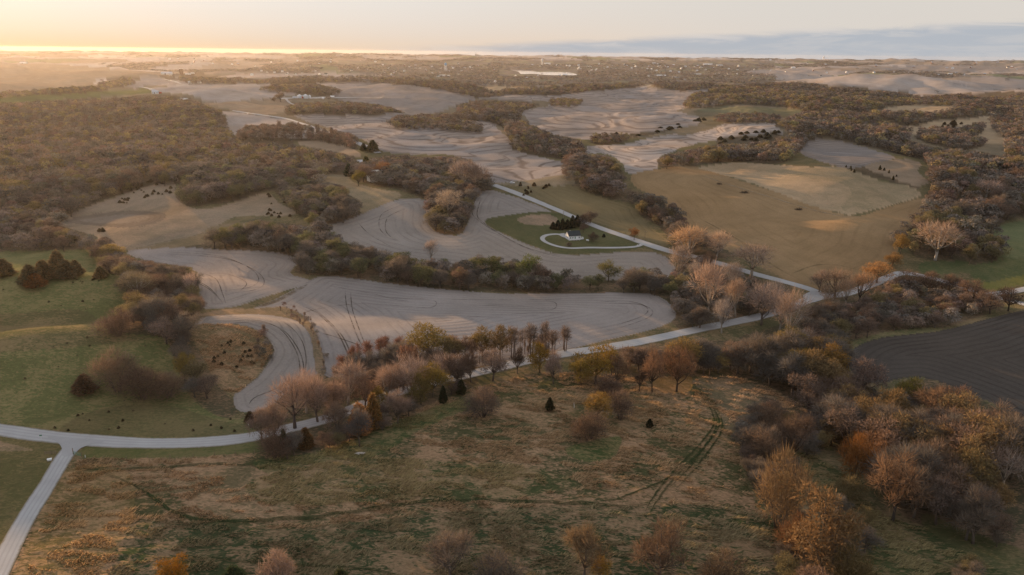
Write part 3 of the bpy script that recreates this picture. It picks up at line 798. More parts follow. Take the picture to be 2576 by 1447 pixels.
strip('farm_lane', [(414,200),(430,204),(440,206),(455,212)], 9, M_DRIVE, lift=.8, cat='lane', label='far lane crossing a pale field')
strip('farm_lane', [(700,248.5),(742,248),(790,247),(850,246.5),(960,247)], 8, M_DRIVE, lift=.6, cat='lane', label='pale lane running past the grain bins')
# junction flares
def patch(name, poly, mt, lift, label, cat):
    P2 = smooth(poly, 4); P = unproject(P2[:, 0], P2[:, 1])
    c = P.mean(0)
    rings = 5; V = []; n = len(P)
    for k in range(rings + 1):
        f = k / rings
        q = c + (P - c) * max(f, .02)
        z = H(q[:, 0], q[:, 1]) + lift
        V += [(a, b, e) for a, b, e in zip(q[:, 0], q[:, 1], z)]
    fs = []
    for k in range(rings):
        for i in range(n):
            fs.append((k * n + i, k * n + (i + 1) % n, (k + 1) * n + (i + 1) % n, (k + 1) * n + i))
    me = bpy.data.meshes.new(name); me.from_pydata(V, [], fs); me.update()
    set_float(me, 'side', np.full(len(V), .1)); shade_smooth(me)
    o = link(name, me, None, mt); tag(o, label, cat, None, 'structure'); return o
patch('road_apron', [(120,1100),(170,1103),(260,1112),(235,1118),(205,1128),(190,1140),(170,1150),(156,1146),(156,1130),(146,1115)], M_ROAD, .20, 'gravel apron where the side road joins', 'road')
patch('road_apron', [(2020,745),(2050,732),(2080,738),(2140,733),(2130,745),(2080,752),(2040,762)], M_ROAD, .22, 'gravel apron at the junction in the valley', 'road')
patch('turning_pad', [(1405,590),(1424,588),(1440,596),(1430,600),(1418,598)], M_DRIVE, .22, 'gravel turning pad beside the white house', 'driveway')

def track_material(name, c, top=.72, lo=.08):
    mt, t, o = new_mat(name)
    P = t.new('ShaderNodeNewGeometry').outputs['Position']
    n = t.noise(P, .6, 5, .7)
    cc = t.mix(n, tuple(x * .75 for x in c), tuple(x * 1.3 for x in c))
    b = t.new('ShaderNodeBsdfDiffuse'); t.l.new(cc, b.inputs[0])
    tr = t.new('ShaderNodeBsdfTransparent')
    mx = t.new('ShaderNodeMixShader')
    sd = t.math('ABSOLUTE', t.attr('side').outputs['Fac'])
    f = t.math('MULTIPLY', t.mapr(t.noise(P, .09, 5, .7), .36, .60, lo, top, True), t.mapr(sd, .3, 1.0, 1, 0, True))
    t.l.new(f, mx.inputs[0]); t.l.new(tr.outputs[0], mx.inputs[1]); t.l.new(b.outputs[0], mx.inputs[2])
    t.l.new(mx.outputs[0], o.inputs[0])
    return mt
M_TRK = track_material('dark_wheel_rut', (.115, .090, .072))
M_TRKG = track_material('green_wheel_rut', (.036, .050, .021), .80, .35)
M_TRKF = track_material('faint_wheel_rut', (.10, .085, .05), .45, .05)
M_TRKP = track_material('pale_field_path', (.33, .27, .20))
def track(pts, label, wm=1.2, mt=None, pair=0.0, lift=.07):
    wm = wm * (1.0 if mt is M_TRKG else .75)
    strip('wheel_track', pts, wm, mt or M_TRK, lift=lift + (.2 if mt is M_TRKG else 0), cat='track', label=label, nw=4, taper=True)
    if pair:
        q = [(u + pair * (1 if abs(pts[-1][1] - pts[0][1]) > abs(pts[-1][0] - pts[0][0]) * .6 else .2), v + pair * .45) for u, v in pts]
        strip('wheel_track', q, wm, mt or M_TRK, lift=lift + (.2 if mt is M_TRKG else 0), cat='track', label=label + ', second rut', nw=4, taper=True)
track([(868,728),(872,770),(885,810),(900,850),(915,880),(925,915)], 'dark wheel rut down the main grey field', 1.0, pair=14)
track([(780,830),(850,850),(905,868),(970,878),(1080,900),(1180,905)], 'dark curved rut across the main grey field', 1.6)
track([(760,770),(800,790),(850,840),(880,900),(910,940)], 'dark rut along the left rim of the main grey field', 1.3, pair=10)
track([(730,800),(790,780),(900,765),(1010,770),(1080,775),(1098,765),(1085,755),(1010,752)], 'looping rut in the middle of the grey field', .9)
track([(1180,770),(1290,768),(1380,780),(1400,770),(1385,758),(1300,752)], 'looping rut near the middle of the grey field', .9)
track([(1000,805),(1150,800),(1300,790),(1450,785)], 'long faint rut along the grey field', .9)
track([(1510,765),(1600,765),(1640,780),(1630,800),(1560,825)], 'rut rounding the right end of the grey field', 1.2, pair=-12)
track([(900,745),(1050,752),(1300,755),(1500,752)], 'faint rut along the upper edge of the grey field', .9)
track([(830,720),(930,738),(1000,755),(1060,760)], 'faint rut at the upper left of the grey field', .8)
track([(350,640),(370,660),(450,690),(520,720),(560,760)], 'dark rut in the small upper grey field', 1.0, pair=12)
track([(420,640),(560,650),(640,680),(665,710),(640,730),(560,740)], 'dark looping rut in the small upper grey field', 1.0, pair=-14)
track([(500,690),(570,690),(620,712),(600,735)], 'inner looping rut in the small upper grey field', .9)
track([(480,680),(540,700),(560,740),(568,765)], 'dark rut along the wood in the upper grey field', 1.0)
track([(550,812),(640,806),(700,825),(735,865),(752,905),(755,950)], 'dark wheel rut round the horseshoe strip', 1.0, pair=10)
track([(640,800),(710,810),(755,850),(770,900),(765,950)], 'outer wheel rut round the horseshoe strip', .8)
track([(745,955),(680,985),(640,1000),(625,1020)], 'rut at the lower end of the horseshoe strip', 1.0)
track([(640,775),(690,760),(730,740),(775,715)], 'brown grassed waterway between the grey fields', 5.0, track_material('dry_waterway', (.17, .125, .08)))
track([(1000,520),(960,540),(955,575),(980,600)], 'curved rut in the field above the creek wood', 1.2, pair=16)
track([(1210,500),(1200,540),(1215,560),(1260,590),(1340,630),(1450,655)], 'dark rut along the lawn of the white house', 1.3, pair=-12)
track([(900,560),(930,590),(990,625)], 'rut at the left of the field above the creek wood', 1.1)
track([(1000,390+40),(1000,431),(1001,432),(1010,433)], 'short rut by the dark wood', 1.0) if False else None
track([(250,1185),(330,1215),(400,1262),(440,1290),(520,1305),(650,1308),(800,1295),(950,1275),(1100,1258),(1250,1256),(1400,1262),(1550,1270),(1650,1262)], 'green wheel track winding through the foreground prairie', 1.1, M_TRKG, pair=9)
track([(180,1180),(300,1178),(420,1172),(560,1166),(640,1172)], 'dark wheel track along the top of the prairie', .9, M_TRKG, pair=8)
track([(1770,1005),(1795,1045),(1790,1080),(1740,1140),(1690,1190),(1650,1240),(1620,1290)], 'green wheel track down the right of the prairie', 1.1, M_TRKG, pair=12)
track([(1800,1040),(1800,1080),(1760,1140),(1720,1190),(1680,1230)], 'second green wheel track down the right of the prairie', 1.0, M_TRKG, pair=14)
track([(1700,1190),(1600,1240),(1500,1265)], 'faint green track joining the prairie tracks', 1.0, M_TRKG)
track([(520,1400),(650,1412),(800,1420),(1000,1440)], 'dark wheel track at the bottom of the prairie', 1.0, M_TRKG, pair=8)
track([(330,640-12),(400,612),(500,590),(600,565),(680,540)], 'pale path along the tan hillside', 2.4, M_TRKP)
track([(1760,440),(1850,470),(1950,500),(2050,530),(2150,550)], 'pale path across the hay hill', 2.2, M_TRKP)
track([(1750,545),(1850,600),(1930,660),(2000,700)], 'faint wheel track down the hay hill', 1.2, M_TRKF, pair=12)
track([(1990,690),(2050,668),(2110,668),(2160,680)], 'faint curved track at the foot of the hay hill', 2.4, M_TRKF)
track([(1400,745-300),(1402,445),(1410,446),(1420,448)], 'x', 1) if False else None

def water_mat():
    mt, t, o = new_mat('still_water')
    P = t.new('ShaderNodeNewGeometry').outputs['Position']
    principled(t, o, (.05, .06, .07), .06, .8, t.noise(P, .6, 3, .6), .04, .05)
    return mt
M_WATER = water_mat()
lk = [(1262,175.5),(1289,175),(1318,177),(1344,179.5),(1356,181),(1391,181),(1426,182),(1440,184),(1450,187),(1446,189.5),(1391,189.5),(1362,188),(1340,186),(1312,186.5),(1306,182.6),(1295,178.8)]
lp = smooth(lk, 4)
V = [tuple(plane_pt(u, v, LAKE_Z)) for u, v in lp]
V = [(x, y, LAKE_Z) for x, y, z in V]
me = bpy.data.meshes.new('lake'); me.from_pydata(V, [], [tuple(range(len(V)))]); me.update()
o = link('lake', me, None, M_WATER); tag(o, 'bright lake reflecting the sky beside the far town', 'lake', None, 'structure')
pp = smooth([(2385,715),(2405,712),(2420,704),(2432,712),(2430,722),(2412,723)], 4)
q = unproject(pp[:, 0], pp[:, 1]); zz = q[:, 2].max() + .15
me = bpy.data.meshes.new('pond'); me.from_pydata([(a, b, zz) for a, b, c in q], [], [tuple(range(len(q)))]); me.update()
o = link('pond', me, None, M_WATER); tag(o, 'small bright pond beside the right-hand gravel road', 'pond', None, 'structure')
# ------------------------------------------------------------------ trees
def leaf_material(name, transl=.35, attr_mul=True):
    mt, t, o = new_mat(name)
    c = t.attr('Col').outputs['Color']
    oi = t.new('ShaderNodeObjectInfo')
    cc = t.mix(1.0, c, oi.outputs['Color'], 'MULTIPLY') if attr_mul else c
    d = t.new('ShaderNodeBsdfDiffuse'); t.l.new(cc, d.inputs[0])
    tr = t.new('ShaderNodeBsdfTranslucent'); t.l.new(cc, tr.inputs[0])
    mx = t.new('ShaderNodeMixShader'); mx.inputs[0].default_value = transl
    t.l.new(d.outputs[0], mx.inputs[1]); t.l.new(tr.outputs[0], mx.inputs[2]); t.l.new(mx.outputs[0], o.inputs[0])
    return mt
M_TWIG = leaf_material('twigs_and_buds')
M_WOODS = leaf_material('woodland_twigs', .22, False)
def bark_material():
    mt, t, o = new_mat('bark')
    P = t.new('ShaderNodeTexCoord').outputs['Object']; oi = t.new('ShaderNodeObjectInfo')
    n = t.noise(P, 3, 4, .6)
    principled(t, o, t.mix(t.math('MULTIPLY', n, .5), oi.outputs['Color'], (.06, .05, .04)), .95, .1)
    return mt
M_TRUNK = bark_material()
KC = dict(bare=(.152, .130, .110), budding=(.205, .168, .088), russet=(.178, .128, .100), cottonwood=(.36, .295, .245),
          sapling=(.172, .132, .110), cedar=(.085, .080, .048))
KB = dict(bare=(.13, .105, .085), budding=(.13, .10, .07), russet=(.12, .09, .075), cottonwood=(.42, .36, .30), sapling=(.17, .12, .095), cedar=(.08, .055, .04))
KNAME = dict(bare='bare_tree', budding='budding_tree', russet='russet_tree', cottonwood='cottonwood_tree', sapling='slender_tree', cedar='cedar_tree', brush='bare_bush')
KC['brush'] = (.200, .150, .115); KB['brush'] = (.13, .10, .08)

def unit(a): return a / (np.linalg.norm(a, axis=-1, keepdims=True) + 1e-9)
def blades(rg, cen, rad, n, ln, wd, up=.25, spread=.6, shell=(.35, 1.0), var=.35):
    """n slim triangles that radiate from lobes (centres, radii)"""
    cen = np.array(cen, float); rad = np.array(rad, float)
    w = rad.prod(1) ** (2 / 3); k = rg.choice(len(cen), n, p=w / w.sum())
    d = unit(rg.normal(size=(n, 3)) + np.array([0, 0, .35]))
    st = cen[k] + d * rad[k] * rg.uniform(shell[0], shell[1], (n, 1))
    dr = unit(d * .8 + rg.normal(size=(n, 3)) * spread * .6 + np.array([0, 0, up]))
    L = ln * rg.uniform(.6, 1.3, (n, 1)); 
    pr = unit(np.cross(dr, rg.normal(size=(n, 3)))) * wd * rg.uniform(.6, 1.3, (n, 1)) / 2
    V = np.stack([st - pr, st + pr, st + dr * L], 1).reshape(-1, 3)
    c = np.repeat(rg.uniform(1 - var, 1 + var, n), 3)
    hue = np.repeat(rg.normal(0, .05, n), 3)
    C = np.stack([c * (1 + hue), c, c * (1 - hue)], 1)
    return V, C
def cap_low(V, z=0.15):
    V[:, 2] = np.maximum(V[:, 2], z); return V

def make_proto(kind, seed):
    rg = np.random.RandomState(seed * 97 + 5)
    mb = MB(); Vs, Cs = [], []
    if kind in ('bare', 'budding', 'russet', 'cottonwood'):
        tall = kind == 'cottonwood'
        nl = rg.randint(8, 12)
        tf = rg.uniform(.16, .26) * 10
        cen, rad = [], []
        lean = rg.normal(0, .3, 2)
        mb.tube([(0, 0, -.6), (lean[0] * .3, lean[1] * .3, tf * .6), (lean[0] * .6, lean[1] * .6, tf), (lean[0], lean[1], 6.2), (lean[0] * 1.3, lean[1] * 1.3, 8.6)], [.30, .24, .20, .11, .04], 6)
        for i in range(nl):
            a = 2 * math.pi * i / nl + rg.uniform(-.4, .4)
            if tall:
                rr = rg.uniform(1.0, 3.0); zz = rg.uniform(5.6, 8.6) - .25 * rr
            else:
                rr = rg.uniform(1.7, 3.5); zz = rg.uniform(3.8, 7.9) - .15 * rr
            c = (lean[0] + rr * math.cos(a), lean[1] + rr * math.sin(a), zz)
            cen.append(c); q = rg.uniform(1.15, 1.9); rad.append((q, q, q * (1.25 if tall else .95)))
            s0 = rg.uniform(tf * .8, tf * 1.9)
            p0 = (lean[0] * s0 / 10, lean[1] * s0 / 10, s0)
            mid = (p0[0] * .4 + c[0] * .6, p0[1] * .4 + c[1] * .6, p0[2] * .55 + c[2] * .45)
            mb.tube([p0, mid, c], [.13, .08, .03], 4)
            for j in range(3):
                e = unit(rg.normal(size=3) + np.array([0, 0, .6])) * q * 1.1
                mb.tube([mid if j == 0 else c, (c[0] + e[0] * .5, c[1] + e[1] * .5, c[2] + e[2] * .6), (c[0] + e[0], c[1] + e[1], c[2] + e[2])], [.06, .04, .012], 3)
        cen.append((lean[0], lean[1], 8.0)); rad.append((1.7, 1.7, 1.5))
        if not tall: cen.append((lean[0], lean[1], 5.5)); rad.append((2.2, 2.2, 2.0))
        if kind == 'bare':
            sets = [(1900, 1.25, .085, .25, .6, (.3, 1.0)), (350, 1.9, .10, .4, .4, (.1, .7))]
        elif kind == 'russet':
            sets = [(1100, 1.2, .085, .25, .6, (.3, 1.0)), (1500, .55, .17, .1, 1.2, (.45, 1.15))]
        elif kind == 'budding':
            sets = [(650, 1.2, .08, .25, .6, (.3, 1.0)), (2300, .55, .20, .1, 1.2, (.4, 1.15))]
        else:
            sets = [(1000, 1.8, .07, .6, .40, (.15, 1.0)), (350, .8, .08, .3, .8, (.6, 1.1))]
        for n, ln, wd, up, spd, sh in sets:
            V, C = blades(rg, cen, rad, n, ln, wd, up, spd, sh); Vs.append(V); Cs.append(C)
    elif kind == 'brush':
        cen, rad = [], []
        for i in range(7):
            a = 2 * math.pi * i / 7 + rg.uniform(-.4, .4); rr = rg.uniform(1.2, 3.4)
            c = (rr * math.cos(a), rr * math.sin(a), rg.uniform(2.2, 6.2)); cen.append(c)
            q = rg.uniform(1.6, 2.4); rad.append((q, q, q * 1.1))
            mb.tube([(c[0] * .15, c[1] * .15, -.4), (c[0] * .5, c[1] * .5, c[2] * .55), c], [.12, .08, .03], 4)
        cen += [(0, 0, 7.2), (0, 0, 3)]; rad += [(1.8, 1.8, 1.7), (3.6, 3.6, 2.4)]
        for n, ln, wd, up, spd, sh in [(1900, 1.5, .09, .5, .6, (.3, 1.0)), (700, .6, .16, .1, 1.2, (.5, 1.1))]:
            V, C = blades(rg, cen, rad, n, ln, wd, up, spd, sh); Vs.append(V); Cs.append(C)
    elif kind == 'sapling':
        st = []
        for k in range(3):
            x, y = rg.normal(0, .9, 2) * (0 if k == 0 else 1); h = rg.uniform(7.5, 10)
            lx, ly = rg.normal(0, .35, 2)
            mb.tube([(x, y, -.4), (x + lx * .4, y + ly * .4, h * .5), (x + lx, y + ly, h)], [.13, .09, .02], 5); st.append((x + lx * .7, y + ly * .7, h))
        cen, rad = [], []
        for x, y, h in st:
            for z in (.55, .78): cen.append((x, y, h * z)); rad.append((1.0, 1.0, 1.7))
        V, C = blades(rg, cen, rad, 650, 1.3, .07, .9, .45, (.05, .9)); Vs.append(V); Cs.append(C)
        V, C = blades(rg, cen, rad, 350, .5, .13, .2, 1, (.4, 1.1)); Vs.append(V); Cs.append(C)
    elif kind == 'cedar':
        mb.tube([(0, 0, -.4), (0, 0, 4), (0, 0, 9.2)], [.28, .2, .04], 6)
        n = 2400
        z = rg.beta(1.25, 1.7, n) * 9.6 + .3
        prof = 3.1 * (1 - (z / 10.2) ** 1.5) * np.minimum(1, .55 + z / 3.0)
        a = rg.uniform(0, 6.283, n)
        prof = prof * (1 + .16 * np.sin(a * 3 + z * 1.3 + seed) + .1 * np.sin(a * 7 + z * 2.1))
        rr = prof * rg.uniform(.55, 1.0, n)
        st = np.stack([rr * np.cos(a), rr * np.sin(a), z], 1)
        dr = unit(np.stack([np.cos(a), np.sin(a), rg.uniform(-.1, 1.1, n)], 1) + rg.normal(size=(n, 3)) * .35)
        L = rg.uniform(.5, 1.15, (n, 1)); pr = unit(np.cross(dr, rg.normal(size=(n, 3)))) * rg.uniform(.12, .3, (n, 1))
        Vs.append(np.stack([st - pr, st + pr, st + dr * L], 1).reshape(-1, 3))
        c = np.repeat(rg.uniform(.55, 1.5, n), 3); hue = np.repeat(rg.normal(0, .12, n), 3)
        Cs.append(np.stack([c * (1 + hue), c, c * (1 - hue)], 1))
    V = cap_low(np.vstack(Vs)); C = np.vstack(Cs)
    cm_ = mesh_from(KNAME[kind] + '_crown', V, np.arange(len(V)).reshape(-1, 3), 3)
    set_col(cm_, 'Col', C); cm_.materials.append(M_TWIG)
    tm = mb.mesh(KNAME[kind] + '_trunk'); tm.materials.append(M_TRUNK); shade_smooth(tm)
    hz = V[:, 2].max(); wx = np.percentile(np.hypot(V[:, 0], V[:, 1]), 95) * 2
    return cm_, tm, hz, wx
PROTO = {k: [make_proto(k, s) for s in range(n)] for k, n in dict(bare=6, budding=5, russet=5, cottonwood=4, sapling=4, cedar=4, brush=4).items()}

rnd = random.Random(5)
COUNT = {}
def tint(c, amt=.18):
    b = rnd.uniform(1 - amt, 1 + amt); w = rnd.uniform(-.06, .06)
    return (c[0] * b * (1 + w), c[1] * b, c[2] * b * (1 - w), 1.0)
def plant(kind, x, y, h, w, colr=None, label=None, group=None, proto=None, bark=None):
    cm_, tm, hz, wx = PROTO[kind][proto if proto is not None else rnd.randrange(len(PROTO[kind]))]
    z = float(H(np.array([x]), np.array([y]))[0])
    r = empty(KNAME[kind], (x, y, z), rnd.uniform(0, 6.28))
    r.scale = (w / wx, w / wx, h / hz)
    tag(r, label, 'bush' if kind == 'brush' else 'tree', group)
    t = bpy.data.objects.new('trunk', tm); col.objects.link(t); t.parent = r; t.color = tint(bark or KB[kind], .1)
    c = bpy.data.objects.new('crown', cm_); col.objects.link(c); c.parent = r; c.color = tint(tuple(q * (1.6 if kind == 'cedar' else .68) for q in colr) if colr else KC[kind])
    COUNT[kind] = COUNT.get(kind, 0) + 1
    return r
OCC = []          # where single trees already stand
def hero(kind, u, v, hp, wp, label, colr=None, group=None, proto=None, bark=None):
    """a tree whose foot shows at (u, v) and which measures hp x wp there"""
    p = at(u, v); d = np.linalg.norm(p - CAM); cosd = math.hypot(p[0], p[1]) / d
    h = hp * d / F / cosd; w = wp * d / F
    OCC.append((p[0], p[1], w * .35))
    return plant(kind, p[0], p[1], h, w, colr, label, group, proto, bark)
GOLDC = (.36, .235, .060); ORNG = (.34, .165, .060); OLIV = (.205, .180, .070); PINK = (.31, .225, .185); GRNB = (.150, .175, .060)
GREY = (.20, .165, .140); RUSTC = (.20, .105, .045); DKB = (.13, .095, .075); PALE = (.52, .43, .35)
# --- bottom edge
hero('bare', 1135, 1462, 118, 118, 'bare grey tree on the bottom edge below the prairie track', GREY)
hero('brush', 1250, 1490, 95, 130, 'low grey thicket on the bottom edge right of the bare grey tree', GREY)
hero('bare', 1468, 1462, 138, 110, 'bare tree at the bottom with a yellow bush at its foot', (.25,.17,.10))
hero('budding', 1505, 1462, 62, 55, 'small yellow bush at the foot of the bottom bare tree', GOLDC)
hero('bare', 1662, 1470, 150, 148, 'wide bare brown tree on the bottom edge right of the yellow bush', (.22,.16,.12))
hero('brush', 1812, 1500, 105, 130, 'dim brown thicket at the bottom left of the golden thickets', (.19,.14,.10))
hero('brush', 702, 1475, 88, 92, 'pinkish bare bush on the bottom edge', PINK)
hero('budding', 437, 1478, 62, 75, 'bright orange bush peeking over the bottom edge', (.42,.19,.03))
hero('cedar', 588, 1478, 46, 70, 'dark evergreen bush on the bottom edge', (.035,.045,.02))
hero('cedar', 858, 1490, 50, 60, 'dark evergreen tip at the bottom by the grey bare tree', (.04,.045,.022))
# --- right-hand group
hero('brush', 1912, 1165, 92, 90, 'bare brown bush, lowest left of the group at the prairie edge', (.25,.175,.125))
hero('brush', 1932, 1100, 78, 88, 'tall bare orange-brown bush behind the pale crowned bush', (.27,.18,.12))
hero('brush', 1940, 1150, 78, 62, 'pale crowned bush amid the prairie edge group', (.42,.32,.24))
hero('bare', 1997, 1160, 118, 92, 'spreading bare tree with visible dark limbs at the prairie edge', (.17,.12,.09), bark=(.07,.05,.04))
hero('brush', 1958, 1330, 205, 118, 'big golden-brown bush at the prairie edge', (.30,.205,.115))
hero('brush', 2000, 1400, 105, 92, 'rusty brown bush below the big golden-brown bush', (.24,.13,.07))
hero('budding', 2065, 1452, 190, 175, 'large orange-gold tree at the bottom right', (.31,.195,.10))
hero('brush', 2130, 1490, 110, 110, 'dim olive bush below the large orange-gold tree', (.24,.18,.09))
hero('brush', 2150, 1205, 118, 86, 'round bright orange bush in the lower right woods', ORNG)
hero('bare', 2245, 1312, 165, 118, 'tall tree with a forked dark trunk in the lower right clearing', (.24,.155,.10), bark=(.07,.055,.045))
hero('brush', 2135, 1262, 62, 78, 'small yellowish bush in the lower right clearing', (.27,.20,.10))
hero('cottonwood', 2520, 1235, 105, 92, 'pale silvery cottonwood in the lower right woods', (.40,.33,.29))
hero('cottonwood', 2335, 1120, 80, 92, 'pale bare crown in the lower right woods above the orange bush', (.32,.25,.20))
hero('budding', 2290, 1040, 88, 80, 'yellow-green tree at the edge of the dark ploughed field', (.26,.22,.065))
hero('budding', 2010, 955, 80, 95, 'golden tree at the right end of the prairie top', GOLDC)
hero('budding', 1930, 925, 75, 80, 'olive-gold tree next to the right end of the prairie top', (.30,.225,.07))
for k_, u, v, hp, wp, lab, c_ in [
        ('budding', 2085, 975, 108, 96, 'golden-orange tree behind the right end of the prairie top', (.34, .225, .085)),
        ('russet', 2165, 1010, 112, 98, 'mauve-brown tree in the right woods below the dark ploughed field', (.25, .18, .15)),
        ('budding', 2235, 1095, 112, 92, 'tawny tree in the middle of the right-hand woods', (.29, .20, .10)),
        ('bare', 2335, 1085, 108, 98, 'orange-brown tree right of the yellow-green one', (.31, .195, .12)),
        ('russet', 2415, 1085, 104, 92, 'reddish tree along the dark ploughed field edge', (.29, .175, .115)),
        ('bare', 2500, 1135, 112, 98, 'tan tree near the right edge below the ploughed field', (.28, .20, .14)),
        ('russet', 2205, 1190, 104, 86, 'rusty tree right of the round bright orange bush', (.29, .17, .10)),
        ('bare', 2340, 1235, 122, 104, 'tall bare brown tree behind the forked trunk tree', (.24, .17, .125)),
        ('budding', 2430, 1260, 118, 106, 'olive-tan tree in the lower right woods', (.26, .20, .10))]:
    hero(k_, u, v, hp, wp, lab, c_)
# --- prairie
hero('budding', 1497, 965, 98, 112, 'dense golden tree at the top of the prairie', (.40,.245,.055))
hero('budding', 1462, 968, 70, 66, 'olive-gold tree left of the dense golden one', (.33, .23, .06))
hero('bare', 1548, 975, 92, 70, 'brown bare tree right of the dense golden one', (.25, .175, .125))
for u, v, hp, wp, lab in [(2282,735,56,52,'dark limbed bare tree where the side road crests'), (2338,742,58,58,'bare brown tree in front of the side road, left of the pond'), (2385,748,60,56,'bare brown tree in front of the side road, nearest the pond'), (2442,768,64,62,'reddish bare tree in front of the side road, right of the pond'), (2490,790,58,56,'reddish bare tree below the right road branch')]:
    hero('bare', u, v, hp, wp, lab, (.25, .17, .125), bark=(.08, .06, .05))
hero('brush', 1530, 1000, 66, 76, 'purple-brown bush behind the prairie thicket', (.215,.155,.125))
hero('brush', 1560, 1055, 80, 68, 'brown bush, right half of the prairie thicket', (.22,.16,.125))
hero('budding', 1503, 1060, 76, 66, 'yellow crowned bush at the heart of the prairie thicket', (.36,.245,.085))
hero('brush', 1482, 1106, 72, 98, 'dark brown bush, front of the prairie thicket', (.19,.14,.11))
hero('brush', 1216, 1048, 82, 98, 'lone bare bush on the grass below the road', (.21,.155,.125))
hero('budding', 1358, 938, 78, 66, 'small golden tree between road and prairie', (.30,.20,.045))
hero('bare', 1392, 965, 92, 52, 'thin bare tree just right of the small golden tree', PINK)
hero('bare', 1301, 940, 62, 38, 'thin bare sapling-like tree beside the road', DKB)
hero('russet', 1240, 958, 86, 80, 'pinkish bare tree on the near roadside', PINK)
hero('bare', 1608, 985, 62, 34, 'short bare tree, first of three at the prairie top', DKB, bark=(.06,.05,.04))
hero('bare', 1640, 988, 118, 66, 'tall bare tree, middle of three at the prairie top', (.24,.15,.10), bark=(.06,.05,.04))
hero('bare', 1702, 985, 122, 84, 'tall bare tree, last of three at the prairie top', (.24,.15,.10), bark=(.06,.05,.04))
hero('cedar', 1383, 1032, 32, 23, 'small dark cedar on the prairie below the golden tree', (.03,.03,.016))
hero('cedar', 1634, 1074, 20, 19, 'tiny dark cedar alone on the prairie', (.022,.024,.014))
hero('cedar', 630, 1062, 26, 28, 'round dark cedar on the verge above the junction road', (.06,.042,.022))
# --- green pasture bushes
hero('cedar', 214, 990, 44, 52, 'dark reddish cedar on the green pasture', (.085,.050,.030))
hero('brush', 298, 985, 108, 112, 'big bare bush on the green pasture', (.23,.165,.12))
hero('brush', 358, 1004, 84, 112, 'broad bare bush in the pasture thicket', (.22,.155,.12))
hero('brush', 425, 998, 62, 88, 'low bare bush at the right of the pasture thicket', (.22,.16,.125))
hero('budding', 466, 962, 74, 46, 'bright yellow tree beside the pasture', (.40,.29,.09))
hero('brush', 300, 845, 72, 88, 'dusky bush above the pasture ridge', (.21,.15,.12))
hero('budding', 282, 655, 40, 60, 'yellow crowned tree behind the pasture', (.46,.32,.11))
hero('cottonwood', 350, 760, 78, 78, 'pale grey-green tree in the brown draw', (.34,.29,.20))
hero('cottonwood', 478, 760, 78, 42, 'pink-white tree at the edge of the upper grey field', (.50,.38,.32))
hero('russet', 420, 865, 70, 80, 'pinkish tree at the corner of the brown draw', PINK)
DKC = (.100, .076, .042)
for u, v, hp, wp in [(10,694,38,46),(78,716,46,46),(112,704,44,48),(148,690,56,42),(170,700,42,44),(192,694,36,36)]:
    hero('cedar', u, v, hp, wp, 'dark cedar in the cedar clump on the green pasture', DKC, 'cedars clumped on the green pasture')
hero('cedar', 90, 722, 30, 46, 'rusty red cedar at the front of the pasture clump', (.16,.075,.030))
hero('cedar', 254, 700, 28, 30, 'round dark cedar at the right of the pasture clump', DKC)
# --- road row
hero('brush', 692, 1152, 84, 84, 'bare bush at the road end of the tangle', (.22,.155,.12))
hero('cedar', 716, 1140, 58, 24, 'slim dark cedar spire in the roadside tangle', (.05,.05,.024))
hero('cedar', 770, 1128, 50, 40, 'rusty cedar in the roadside tangle', (.10,.06,.028))
hero('cottonwood', 742, 1078, 135, 118, 'pinkish spreading roadside tree, leftmost of the big pair', (.43,.29,.225), bark=(.16,.12,.10))
hero('cottonwood', 800, 1062, 125, 96, 'pinkish spreading roadside tree, right one of the big pair', (.40,.28,.22), bark=(.16,.12,.10))
hero('bare', 690, 1108, 100, 70, 'crooked bare tree where the road meets the tangle', (.33,.225,.17))
hero('cottonwood', 875, 1018, 112, 104, 'pale pink tree above the road behind the rusty cedars', (.44,.31,.245))
hero('cedar', 905, 1092, 78, 60, 'dark rust-brown cedar in the middle of the roadside row', RUSTC)
hero('cedar', 940, 1078, 88, 46, 'tall rusty cedar in the middle of the roadside row', (.15,.085,.032))
hero('budding', 955, 1030, 62, 44, 'yellow bush among the rusty cedars', (.30,.21,.05))
hero('bare', 905, 1122, 108, 62, 'grey bare tree above the fallen branches', (.21,.175,.155))
hero('bare', 1000, 1066, 92, 66, 'grey bare tree below the road, right of the rusty cedars', (.27,.205,.175))
hero('cottonwood', 1040, 1006, 118, 104, 'white limbed tree above the road', (.50,.37,.31), bark=(.40,.32,.27))
hero('cottonwood', 1120, 965, 82, 76, 'white limbed tree behind the olive roadside tree', (.48,.36,.30), bark=(.40,.32,.27))
hero('budding', 1088, 1000, 92, 92, 'olive-gold tree above the road beside the white limbed one', (.25,.185,.055))
hero('cedar', 1115, 1015, 46, 21, 'dark cedar spire by the road', (.028,.032,.016))
hero('cedar', 1160, 992, 38, 26, 'dark cone cedar by the road', (.032,.038,.018))
hero('budding', 1078, 908, 92, 118, 'broad golden tree at the edge of the grey field', (.37,.255,.075))
hero('budding', 1215, 908, 92, 70, 'olive tree in the thin belt by the grey field', (.27,.19,.08))
hero('budding', 1258, 905, 92, 60, 'second olive tree in the thin belt, with a browner crown', (.26,.18,.09))
for u, v, hp, wp in [(1150,908,82,40),(1180,910,88,42),(1290,904,84,40),(1318,902,92,40),(1345,900,95,38),(1368,897,98,38),(1395,894,82,40),(1418,892,64,38)]:
    hero('sapling', u + rnd.uniform(-11, 11), v + rnd.uniform(-9, 5), hp * rnd.uniform(.72, 1.12), wp * rnd.uniform(.8, 1.3), 'slender bare tree in the row along the grey field', None, 'slender trees along the grey field')
